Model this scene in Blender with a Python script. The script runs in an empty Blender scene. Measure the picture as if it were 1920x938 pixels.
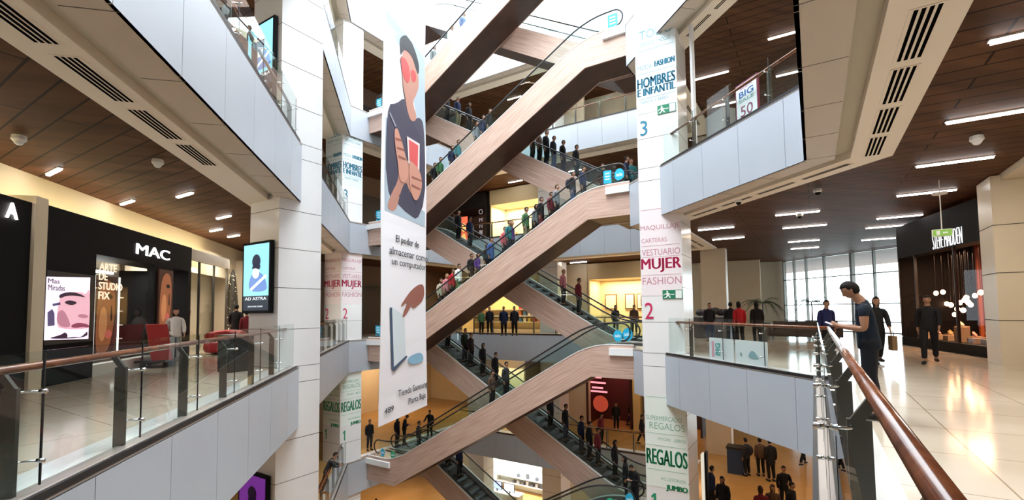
import bpy, bmesh, math, random
from math import sin, cos, pi, radians, sqrt, atan2
from mathutils import Vector, Matrix, geometry
random.seed(7)
C = bpy.context.scene.collection
SC = bpy.context.scene
# ------------------------------------------------------------------ camera
F, YAW, PIT, ROL = 890.14, 0.22018, 0.054215, -0.011208
cy_, sy_, cp_, sp_, cr_, sr_ = cos(YAW), sin(YAW), cos(PIT), sin(PIT), cos(ROL), sin(ROL)
fw = Vector((sy_*cp_, cy_*cp_, sp_)); rt = Vector((cy_, -sy_, 0)); up = rt.cross(fw)
r2 = cr_*rt + sr_*up; u2 = -sr_*rt + cr_*up
cam = bpy.data.objects.new('camera', bpy.data.cameras.new('camera')); C.objects.link(cam)
m = Matrix((r2, u2, -fw)).transposed().to_4x4(); m.translation = Vector((0, 0, 1.5)); cam.matrix_world = m
cam.data.sensor_width = 36; cam.data.lens = F*36/1920; cam.data.shift_y = (534.22-469)/1920
cam.data.clip_start = .05; cam.data.clip_end = 500
SC.camera = cam
# ------------------------------------------------------------------ light and exposure
SC.view_settings.view_transform = 'Standard'; SC.view_settings.look = 'None'
SC.view_settings.exposure = 0.38; SC.view_settings.gamma = 1; SC.view_settings.use_curve_mapping = False
wd = bpy.data.worlds.new('sky'); SC.world = wd; wd.use_nodes = True
wn = wd.node_tree.nodes; wl = wd.node_tree.links
bg = wn['Background']; bg.inputs[1].default_value = 15.0
tc = wn.new('ShaderNodeTexCoord'); sx = wn.new('ShaderNodeSeparateXYZ'); wr = wn.new('ShaderNodeValToRGB')
wl.new(tc.outputs['Generated'], sx.inputs[0]); wl.new(sx.outputs['Z'], wr.inputs[0]); wl.new(wr.outputs[0], bg.inputs[0])
wr.color_ramp.elements[0].position = .0; wr.color_ramp.elements[0].color = (.30, .34, .37, 1)
e_ = wr.color_ramp.elements.new(.55); e_.color = (.36, .40, .43, 1)
wr.color_ramp.elements[2].position = .93; wr.color_ramp.elements[2].color = (.88, .95, 1.0, 1)
cyc = SC.cycles
cyc.max_bounces = 7; cyc.diffuse_bounces = 3; cyc.glossy_bounces = 3; cyc.transmission_bounces = 4; cyc.transparent_max_bounces = 14
cyc.sample_clamp_indirect = 6; cyc.caustics_reflective = False; cyc.caustics_refractive = False; cyc.use_light_tree = True
WARM = (1.0, .80, .56); NEUT = (1.0, .93, .84)
def area(name, loc, sx_, sy2, power, col=WARM, rz=0, rot=None):
    l = bpy.data.lights.new(name, 'AREA'); l.shape = 'RECTANGLE'; l.size = sx_; l.size_y = sy2; l.energy = power; l.color = col
    o = bpy.data.objects.new(name, l); o.location = loc; o.rotation_euler = rot or (0, 0, rz); C.objects.link(o); return o
# ------------------------------------------------------------------ frames: XY is the left balcony's grid, uv is turned by 45 degrees
S = sqrt(.5); H = 6.4; TH = 1.7
def W(u, v, z=0): return Vector(((u-v)*S, (u+v)*S, z))
def UV(x, y): return ((x+y)*S, (y-x)*S)
class MB:
    def __init__(s): s.v = []; s.f = []; s.m = []; s.uv = {}
    def face(s, pts, mi=0, uv=None):
        i = len(s.v); s.v += [tuple(p) for p in pts]; s.f.append(tuple(range(i, i+len(pts)))); s.m.append(mi)
        if uv: s.uv[len(s.f)-1] = uv
        return s
    def mesh(s, V, Fs, mi=0):
        i = len(s.v); s.v += [tuple(p) for p in V]
        for f in Fs: s.f.append(tuple(a+i for a in f)); s.m.append(mi)
        return s
    def prism(s, pts, z0, z1, mi=0):            # pts: XY outline
        n = len(pts); V = [(p[0], p[1], z0) for p in pts]+[(p[0], p[1], z1) for p in pts]
        s.mesh(V, [tuple(reversed(range(n))), tuple(range(n, 2*n))]+[(i, (i+1) % n, (i+1) % n+n, i+n) for i in range(n)], mi); return s
    def box(s, x0, x1, y0, y1, z0, z1, mi=0):
        return s.prism([(x0, y0), (x1, y0), (x1, y1), (x0, y1)], z0, z1, mi)
    def ubox(s, u0, u1, v0, v1, z0, z1, mi=0):
        return s.prism([W(u0, v0), W(u1, v0), W(u1, v1), W(u0, v1)], z0, z1, mi)
    def obox(s, c, ax, ay, az, mi=0):           # centre and three half-axis vectors
        c = Vector(c); V = [c+i*ax+j*ay+k*az for i in (-1, 1) for j in (-1, 1) for k in (-1, 1)]
        s.mesh(V, [(0, 1, 3, 2), (4, 6, 7, 5), (0, 4, 5, 1), (2, 3, 7, 6), (0, 2, 6, 4), (1, 5, 7, 3)], mi); return s
    def slab(s, outline, origin, ex, ey, en, t, mi=0):   # 2D outline extruded along en by t
        o = Vector(origin); n = len(outline); V = [o+ex*a+ey*b for a, b in outline]; V += [p+en*t for p in V]
        s.mesh(V, [tuple(reversed(range(n))), tuple(range(n, 2*n))]+[(i, (i+1) % n, (i+1) % n+n, i+n) for i in range(n)], mi); return s
    def tube(s, pts, r, n=8, caps=True, mi=0):
        pts = [Vector(p) for p in pts]; rings = []; ref = None
        for i, p in enumerate(pts):
            d = (pts[min(i+1, len(pts)-1)]-pts[max(i-1, 0)]).normalized()
            if ref is None: ref = Vector((0, 0, 1)) if abs(d.z) < .9 else Vector((1, 0, 0))
            a = (ref-d*ref.dot(d)).normalized(); b = d.cross(a); ref = a
            rr = r[i] if isinstance(r, (list, tuple)) else r
            rings.append([p+(a*cos(2*pi*k/n)+b*sin(2*pi*k/n))*rr for k in range(n)])
        V = [q for R in rings for q in R]; Fs = []
        for i in range(len(pts)-1):
            for k in range(n): Fs.append((i*n+k, i*n+(k+1) % n, (i+1)*n+(k+1) % n, (i+1)*n+k))
        if caps: Fs += [tuple(reversed(range(n))), tuple(range((len(pts)-1)*n, len(pts)*n))]
        s.mesh(V, Fs, mi); return s
    def lathe(s, c, prof, n=16, mi=0):
        V = []; Fs = []
        for r, z in prof: V += [(c[0]+r*cos(2*pi*k/n), c[1]+r*sin(2*pi*k/n), c[2]+z) for k in range(n)]
        for i in range(len(prof)-1):
            for k in range(n): Fs.append((i*n+k, i*n+(k+1) % n, (i+1)*n+(k+1) % n, (i+1)*n+k))
        Fs += [tuple(reversed(range(n))), tuple(range((len(prof)-1)*n, len(prof)*n))]
        s.mesh(V, Fs, mi); return s
    def ball(s, c, r, n=10, mi=0, sq=(1, 1, 1)):
        V = []; Fs = []; k2 = max(4, n//2+1)
        for i in range(k2+1):
            t = pi*i/k2
            V += [(c[0]+r*sq[0]*sin(t)*cos(2*pi*k/n), c[1]+r*sq[1]*sin(t)*sin(2*pi*k/n), c[2]+r*sq[2]*cos(t)) for k in range(n)]
        for i in range(k2):
            for k in range(n): Fs.append((i*n+k, (i+1)*n+k, (i+1)*n+(k+1) % n, i*n+(k+1) % n))
        s.mesh(V, Fs, mi); return s
    def build(s, name, mats, parent=None, smooth=False):
        me = bpy.data.meshes.new(name); me.from_pydata(s.v, [], s.f); 
        if not isinstance(mats, (list, tuple)): mats = [mats]
        for mm in mats: me.materials.append(mm)
        me.polygons.foreach_set('material_index', s.m)
        if s.uv:
            l = me.uv_layers.new(name='UVMap')
            for pi_, uv in s.uv.items():
                for k, li in enumerate(me.polygons[pi_].loop_indices): l.data[li].uv = uv[k]
        if smooth: me.polygons.foreach_set('use_smooth', [True]*len(me.polygons))
        me.update(); bm = bmesh.new(); bm.from_mesh(me)
        if not s.uv: bmesh.ops.remove_doubles(bm, verts=bm.verts, dist=1e-6)
        bmesh.ops.recalc_face_normals(bm, faces=bm.faces); bm.to_mesh(me); bm.free()
        o = bpy.data.objects.new(name, me); C.objects.link(o)
        if parent: o.parent = parent
        return o
def tag(o, label=None, cat=None, group=None, kind=None):
    if label: o['label'] = label
    if cat: o['category'] = cat
    if group: o['group'] = group
    if kind: o['kind'] = kind
    return o
def empty(name, loc=(0, 0, 0), label=None, cat=None, group=None, rz=0):
    o = bpy.data.objects.new(name, None); o.location = loc; o.rotation_euler = (0, 0, rz); o.empty_display_size = .2; C.objects.link(o)
    return tag(o, label, cat, group)
def part(mb, name, mats, root, smooth=False, label=None):
    """mb is in world coordinates; the part is moved into the frame of its thing"""
    o = mb.build(name, mats, None, smooth)
    inv = (Matrix.Translation(root.location) @ root.rotation_euler.to_matrix().to_4x4()).inverted() if root.parent is None else WM[root.name]
    o.data.transform(inv); o.parent = root
    WM[o.name] = inv
    if label: o['label'] = label
    return o
WM = {}
def struct(mb, name, mats, smooth=False):
    return tag(mb.build(name, mats, None, smooth), kind='structure')
def copy_tree(o, parent=None):
    c = o.copy(); C.objects.link(c)
    if parent: c.parent = parent
    for ch in o.children: copy_tree(ch, c)
    return c
# ------------------------------------------------------------------ materials
def N(m, t, **k):
    n = m.node_tree.nodes.new(t)
    for a, b in k.items(): setattr(n, a, b)
    return n
def mat(name, col, rough=.5, metal=0, spec=.5, emis=None, es=0):
    m = bpy.data.materials.new(name); m.use_nodes = True; b = m.node_tree.nodes['Principled BSDF']
    b.inputs['Base Color'].default_value = (*col, 1); b.inputs['Roughness'].default_value = rough; b.inputs['Metallic'].default_value = metal
    b.inputs['Specular IOR Level'].default_value = spec
    if emis: b.inputs['Emission Color'].default_value = (*emis, 1); b.inputs['Emission Strength'].default_value = es
    return m
def vary(m, c1, c2, scale=(1, 1, 1), nscale=3, coord='Object', rot=(0, 0, 0), detail=3, bump=0):
    """base colour drifting between two tones by a noise"""
    nt = m.node_tree; b = nt.nodes['Principled BSDF']
    t = N(m, 'ShaderNodeTexCoord'); mp = N(m, 'ShaderNodeMapping'); no = N(m, 'ShaderNodeTexNoise'); rp = N(m, 'ShaderNodeMix', data_type='RGBA')
    mp.inputs['Scale'].default_value = scale; mp.inputs['Rotation'].default_value = rot
    no.inputs['Scale'].default_value = nscale; no.inputs['Detail'].default_value = detail
    nt.links.new(t.outputs[coord], mp.inputs[0]); nt.links.new(mp.outputs[0], no.inputs[0])
    mr = N(m, 'ShaderNodeMapRange'); mr.inputs[1].default_value = .3; mr.inputs[2].default_value = .7
    nt.links.new(no.outputs[0], mr.inputs[0]); nt.links.new(mr.outputs[0], rp.inputs[0])
    rp.inputs[6].default_value = (*c1, 1); rp.inputs[7].default_value = (*c2, 1)
    nt.links.new(rp.outputs[2], b.inputs['Base Color'])
    if bump:
        bp = N(m, 'ShaderNodeBump'); bp.inputs['Strength'].default_value = bump; nt.links.new(no.outputs[0], bp.inputs['Height']); nt.links.new(bp.outputs[0], b.inputs['Normal'])
    return rp, mp
def brick(m, mp, rp, w, h, mortar, dark, ms=.004, off=.5):
    """plank / tile joints multiplied over the colour of vary()"""
    nt = m.node_tree; b = nt.nodes['Principled BSDF']; br = N(m, 'ShaderNodeTexBrick'); br.offset = off
    br.inputs['Color1'].default_value = (1, 1, 1, 1); br.inputs['Color2'].default_value = (dark, dark, dark, 1); br.inputs['Mortar'].default_value = (*mortar, 1)
    br.inputs['Scale'].default_value = 1; br.inputs['Mortar Size'].default_value = ms; br.inputs['Brick Width'].default_value = w; br.inputs['Row Height'].default_value = h
    nt.links.new(mp, br.inputs[0]); mu = N(m, 'ShaderNodeMix', data_type='RGBA', blend_type='MULTIPLY'); mu.inputs[0].default_value = 1
    nt.links.new(rp.outputs[2], mu.inputs[6]); nt.links.new(br.outputs[0], mu.inputs[7]); nt.links.new(mu.outputs[2], b.inputs['Base Color'])
def rotmap(m, rz, coord='Object'):
    t = N(m, 'ShaderNodeTexCoord'); mp = N(m, 'ShaderNodeMapping'); mp.inputs['Rotation'].default_value = (0, 0, rz)
    m.node_tree.links.new(t.outputs[coord], mp.inputs[0]); return mp.outputs[0]
M = {}
M['stone'] = mat('white_stone_panel', (.76, .77, .77), .22); vary(M['stone'], (.83, .84, .84), (.88, .88, .88), nscale=.8)
M['joint'] = mat('dark_joint', (.10, .09, .08), .8)
M['fascia'] = mat('blue_grey_metal_panel', (.47, .50, .54), .33, .25); vary(M['fascia'], (.49, .54, .61), (.53, .58, .65), nscale=.4)
M['clad'] = mat('wood_veneer', (.42, .27, .19), .42)
rp, mp = vary(M['clad'], (.44, .28, .21), (.66, .48, .40), scale=(.35, 9, 1), nscale=2.2, coord='UV', detail=5); 
M['cladshade'] = mat('wood_veneer_shade_toned', (.12, .06, .035), .5)  # same veneer as the sides, with the shade below darkened into its colour
vary(M['cladshade'], (.045, .018, .011), (.075, .032, .020), scale=(1, 1, 1), nscale=1.4)
M['soffit'] = mat('beige_soffit_panel', (.56, .49, .41), .5); vary(M['soffit'], (.54, .47, .39), (.58, .51, .44), nscale=.7)
M['band'] = mat('cream_air_band', (.86, .78, .67), .6)
M['cove'] = mat('cove_plaster', (.52, .48, .38), .7)
M['cwood'] = mat('ceiling_wood', (.20, .11, .06), .6, spec=.07)
rp, mp = vary(M['cwood'], (.070, .031, .016), (.135, .062, .030), scale=(.5, 3, 1), rot=(0, 0, radians(45)), nscale=.9)
brick(M['cwood'], rotmap(M['cwood'], radians(45)), rp, 4.2, .42, (.12, .10, .09), .82, .018)
M['floor'] = mat('polished_marble', (.70, .60, .46), .12)
rp, mp = vary(M['floor'], (.58, .49, .38), (.72, .63, .52), scale=(1, 1, 1), nscale=.5); brick(M['floor'], rotmap(M['floor'], radians(45)), rp, 1.3, 1.3, (.5, .44, .36), .97, .008, 0)
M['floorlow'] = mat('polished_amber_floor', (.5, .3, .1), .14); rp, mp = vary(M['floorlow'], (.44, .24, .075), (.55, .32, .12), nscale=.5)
M['border'] = mat('white_marble_border', (.82, .82, .80), .10)
M['ledge'] = mat('taupe_stone_ledge', (.36, .31, .28), .25)
M['steel'] = mat('brushed_steel', (.42, .43, .44), .3, .9)
M['dsteel'] = mat('dark_bronze_steel', (.11, .105, .095), .35, .7)
M['chrome'] = mat('chrome', (.75, .76, .78), .12, 1)
M['black'] = mat('black_rubber', (.012, .012, .014), .4)
M['edge'] = mat('white_enamel', (.84, .85, .86), .3)
M['rail'] = mat('varnished_wood_handrail', (.26, .09, .035), .16); vary(M['rail'], (.10, .025, .010), (.24, .075, .03), scale=(1, 1, 1), nscale=6, detail=4)
M['blackgloss'] = mat('black_gloss_panel', (.006, .006, .007), .65, spec=.12)
M['cream'] = mat('cream_stone_wall', (.66, .55, .38), .35); rp, mp = vary(M['cream'], (.70, .60, .45), (.76, .66, .50), nscale=.6)
M['greige'] = mat('grey_plaster_wall', (.50, .45, .36), .6)
M['dark'] = mat('dark_interior', (.05, .04, .035), .6)
M['white'] = mat('white_paint', (.82, .82, .80), .5)
M['step'] = mat('ribbed_aluminium_step', (.16, .16, .17), .45, .6)
def glass_mat(name, tint, refl=1.5):
    m = bpy.data.materials.new(name); m.use_nodes = True; nt = m.node_tree; nt.nodes.clear()
    o = nt.nodes.new('ShaderNodeOutputMaterial'); mx = nt.nodes.new('ShaderNodeMixShader'); tr = nt.nodes.new('ShaderNodeBsdfTransparent'); gl = nt.nodes.new('ShaderNodeBsdfGlossy'); fr = nt.nodes.new('ShaderNodeFresnel')
    tr.inputs[0].default_value = (*tint, 1); gl.inputs['Roughness'].default_value = .01; fr.inputs[0].default_value = refl
    ge = nt.nodes.new('ShaderNodeNewGeometry'); mt = nt.nodes.new('ShaderNodeMath'); mt.operation = 'MULTIPLY'; iv = nt.nodes.new('ShaderNodeMath'); iv.operation = 'SUBTRACT'; iv.inputs[0].default_value = 1; nt.links.new(ge.outputs['Backfacing'], iv.inputs[1]); nt.links.new(fr.outputs[0], mt.inputs[0]); nt.links.new(iv.outputs[0], mt.inputs[1]); nt.links.new(mt.outputs[0], mx.inputs[0]); nt.links.new(tr.outputs[0], mx.inputs[1]); nt.links.new(gl.outputs[0], mx.inputs[2]); nt.links.new(mx.outputs[0], o.inputs[0]); return m
M['glass'] = glass_mat('clear_glass', (.93, .965, .955)); M['gglass'] = glass_mat('greenish_glass', (.88, .945, .93))
M['sglass'] = glass_mat('shop_glass', (.84, .76, .72), 1.09)
def glow(name, col, s):
    return mat(name, (.02, .02, .02), .5, emis=col, es=s)
M['tube'] = glow('lamp_tube_glow', (1, .95, .92), 16)
M['cove_light'] = glow('cove_light_glow', (1.0, .80, .46), 15)
def flat(name, col, e=0, rough=.5):
    k = ('flat', name)
    if k not in M: M[k] = mat(name, col, rough, emis=col if e else None, es=e)
    return M[k]
# ------------------------------------------------------------------ text
_tc = {}
def text_mesh(s, ex=0.0, bold=0.0):
    k = (s, ex, bold)
    if k in _tc: return _tc[k]
    cu = bpy.data.curves.new('t', 'FONT'); cu.body = s; cu.size = 1; cu.extrude = ex; cu.offset = bold; cu.resolution_u = 3
    o = bpy.data.objects.new('t', cu); C.objects.link(o); dg = bpy.context.evaluated_depsgraph_get(); me = o.evaluated_get(dg).to_mesh()
    V = [v.co.copy() for v in me.vertices]; Fs = [tuple(p.vertices) for p in me.polygons]; o.evaluated_get(dg).to_mesh_clear(); bpy.data.objects.remove(o); bpy.data.curves.remove(cu)
    xs = [v.x for v in V]; ys = [v.y for v in V]; _tc[k] = (V, Fs, min(xs), max(xs), min(ys), max(ys)); return _tc[k]
def put_text(mb, s, org, ex, ey, w, h, en=None, depth=0.0, bold=0.0, mi=0):
    """letters filling the box w x h whose lower left corner is org, right along ex, up along ey"""
    V, Fs, x0, x1, y0, y1 = text_mesh(s, .5 if depth else 0, bold); org = Vector(org); en = en or ex.cross(ey)
    mb.mesh([org+ex*((v.x-x0)/(x1-x0)*w)+ey*((v.y-y0)/(y1-y0)*h)+en*(v.z*depth) for v in V], Fs, mi)
# ------------------------------------------------------------------ plan of the building
EL = -2.95                                    # edge of the left balconies
VE = .06                                      # edge of the camera's balconies (v)
ER = 8.5
VOID = [(EL, -1.6), (EL, 26.6), tuple(W(25.9, 20.92)[:2]), tuple(W(25.9, 5.9)[:2]), (ER, ER+sqrt(2)*5.9), (ER, ER+sqrt(2)*VE), tuple(W(-2.2, VE)[:2])]
OUT = [(-15, -8), (36, -8), (36, 52), (-15, 52)]
def offset(poly, d):                           # grow the void outline (clockwise order) by d
    n = len(poly); out = []
    for i in range(n):
        p0, p1, p2 = Vector(poly[i-1]), Vector(poly[i]), Vector(poly[(i+1) % n])
        a = (p1-p0).normalized(); b = (p2-p1).normalized(); na = Vector((-a.y, a.x)); nb = Vector((-b.y, b.x))
        k = 1+na.dot(nb); out.append(tuple(p1+(na+nb)*(d/max(k, .15))))
    return out
V1 = offset(VOID, .57); V2 = offset(VOID, .85); V3 = offset(VOID, 1.6); VB = offset(VOID, .62); VL = offset(VOID, .26)
def ring(mb, inner, outer, z, mi=0):
    t = geometry.tessellate_polygon([[Vector((*p, 0)) for p in outer], [Vector((*p, 0)) for p in inner]]); P = list(outer)+list(inner)
    mb.mesh([(p[0], p[1], z) for p in P], t, mi)
def strip(mb, poly, z0, z1, mi=0):
    n = len(poly)
    for i in range(n):
        a, b = poly[i], poly[(i+1) % n]; mb.face([(*a, z0), (*b, z0), (*b, z1), (*a, z1)], mi)
for k in range(-2, 4):
    z = H*k
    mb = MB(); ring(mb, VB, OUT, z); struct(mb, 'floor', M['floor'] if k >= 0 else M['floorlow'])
    mb = MB(); ring(mb, VL, VB, z); strip(mb, VB, z, z-.01); struct(mb, 'floor', M['border'])
    mb = MB(); ring(mb, VOID, VL, z+.012); strip(mb, VL, z+.012, z-.02); strip(mb, VOID, z-.06, z+.012); struct(mb, 'trim_1', M['ledge'])
    if k == -2:                                # lowest storey: one unbroken floor
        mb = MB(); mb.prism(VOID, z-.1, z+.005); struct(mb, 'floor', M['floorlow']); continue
    mb = MB(); ring(mb, VOID, V1, z-TH); strip(mb, V1, z-TH, z-TH+.16); struct(mb, 'ceiling', M['soffit'])
    mb = MB(); ring(mb, V1, V2, z-TH+.16); struct(mb, 'ceiling', M['cove'])
    mb = MB(); ring(mb, V2, V3, z-TH); strip(mb, V2, z-TH, z-TH+.16); strip(mb, V3, z-TH, z-TH+.10); struct(mb, 'ceiling', M['band'])
    mb = MB(); ring(mb, V3, OUT, z-TH+.08); struct(mb, 'ceiling', M['cwood'])
    # fascia panels along every edge of the void with open joints
    n = len(VOID); pan = MB(); jt = MB(); bl = MB()
    for i in range(n):
        a, b = Vector(VOID[i]), Vector(VOID[(i+1) % n]); L = (b-a).length; d = (b-a)/L; nn = Vector((-d.y, d.x))
        st = 1.55; s0 = {0: .9}.get(i, .0); cuts = [0]+[s0+st*j for j in range(0, int(L/st)+2) if .2 < s0+st*j < L-.2]+[L]
        if L > 3:
            for c0, c1 in zip(cuts[:-1], cuts[1:]):
                p, q = a+d*(c0+.006), a+d*(c1-.006)
                pan.prism([p, q, q+nn*.05, p+nn*.05], z-TH, z-.075)
        else: pan.prism([a, b, b+nn*.05, a+nn*.05], z-TH, z-.075)
        jt.prism([a+nn*.03, b+nn*.03, b+nn*.10, a+nn*.10], z-TH+.01, z-.02)
    struct(pan, 'trim_2', M['fascia']); struct(jt, 'trim_3', M['joint'])
    # seams of the beige soffit panels
    sm = MB()
    for i in range(n):
        a, b = Vector(VOID[i]), Vector(VOID[(i+1) % n]); L = (b-a).length
        if L < 3: continue
        d = (b-a)/L; nn = Vector((-d.y, d.x)); s0 = {0: .95, 5: .05}.get(i, .6)
        j = s0
        while j < L-.3:
            e = Vector((S, S)) if i == 9 else nn
            p = a+d*j; sm.prism([p, p+d*.014, p+d*.014+e*.56, p+e*.56], z-TH-.002, z-TH+.004); j += 1.57
    struct(sm, 'trim_4', M['joint'])
# ------------------------------------------------------------------ pillars of white stone
def pillar(u0, u1, v0, v1, zlo=-12.8, zhi=21, name='wall_pillar'):
    mb = MB(); mb.ubox(u0, u1, v0, v1, zlo, zhi); jt = MB()
    for k in range(-2, 4):
        for dz in (0, 1.05, 2.2, 3.3, 4.4, 5.95):
            zz = k*H+dz
            if zlo < zz < zhi: jt.ubox(u0-.002, u1+.002, v0-.002, v1+.002, zz-.007, zz+.007)
    struct(mb, name, M['stone']); struct(jt, 'trim_5', M['joint'])
pillar(7.53, 8.86, 12.36, 13.8)               # tall pillar by the left balcony
pillar(16.29, 17.65, 21.0, 22.4)              # pillar with signs at the far left
pillar(16.3, 17.75, 3.63, 5.03)               # pillar with signs on the right
pillar(28.5, 29.9, 14.45, 14.45+1.4); pillar(27.0, 28.2, 19.6, 20.9, -12.8, -1.7)
# ------------------------------------------------------------------ outer walls
def wall(mb, side, m): return struct(mb, 'wall_'+side, m)
for k in range(-2, 4):
    z0, z1 = k*H, k*H+H-TH+.1
    wall(MB().ubox(33.2, 33.5, 8, 36, z0, z1), 'back', M['cream'])
    wall(MB().box(-9.8, -9.6, -8, 34, z0, z1), 'left', M['cream'])
    wall(MB().box(-15, -3, 34, 34.3, z0, z1), 'back', M['cream'])
    wall(MB().box(-14, 20, -8.2, -8, z0, z1), 'front', M['cream'])
# right-hand side wall of cream stone with its bulkhead, the near corner by the shop
for k in (-1, 0, 1):
    z0 = k*H
    mb = MB(); mb.ubox(16.45, 17.6, -12, -3.87, z0, z0+4.75); wall(mb, 'right', M['cream'])
    jt = MB()
    for dz in (1.12, 2.3, 3.5): jt.ubox(16.44, 17.61, -12, -3.862, z0+dz-.008, z0+dz+.008)
    struct(jt, 'trim_6', M['joint'])
    mb = MB(); mb.ubox(-4, 18.4, -12, -4.06, z0+4.62, z0+4.78); wall(mb, 'right', M['cream'])
wall(MB().ubox(-6, 16.45, -9.2, -9, -6.4, 11.1), 'right', M['cream'])
wall(MB().box(20, 36, -8.2, -8, -12.8, 17), 'right', M['cream'])
wall(MB().box(26.4, 26.7, -8, 20.0, -12.8, 17.4), 'right', M['greige'])
# window wall far right on every storey
def window_wall(k):
    z0 = k*H; fr = MB(); g = MB()
    ys = [20.3, 21.8, 23.2, 25.1, 26.5, 27.5, 28.4]
    for i, y in enumerate(ys): fr.box(25.95, 26.12 if y != 23.2 else 26.2, y-.035-(.04 if y == 23.2 else 0), y+.035+(.04 if y == 23.2 else 0), z0, z0+4.75)
    for zz in (.02, .62, 1.66, 3.4, 4.72): fr.box(25.97, 26.1, 20.3, 28.4, z0+zz-.03, z0+zz+.03)
    g.box(26.02, 26.04, 20.3, 28.4, z0, z0+4.75)
    o = struct(fr, 'window_%d' % (k+3), M['dsteel']); p = g.build('pane', M['glass']); p.parent = o
for k in (-1, 0, 1): window_wall(k)


# grey plaster wall and cream box column left of the windows, level 2
for k in (-1, 0, 1):
    a, b = Vector((23.6, 30.18)), Vector((26.3, 28.5)); d = (b-a).normalized(); nn = Vector((d.y, -d.x))*-.3
    wall(MB().prism([a, b, b+nn, a+nn], k*H, k*H+4.8), 'back', M['greige'])
    wall(MB().ubox(27.95, 28.65, 3.97, 5.25, k*H, k*H+4.8), 'pillar', M['cream'])
    wall(MB().ubox(36.2, 36.5, 3, 9, k*H, k*H+4.8), 'back', M['cream'])
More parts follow.
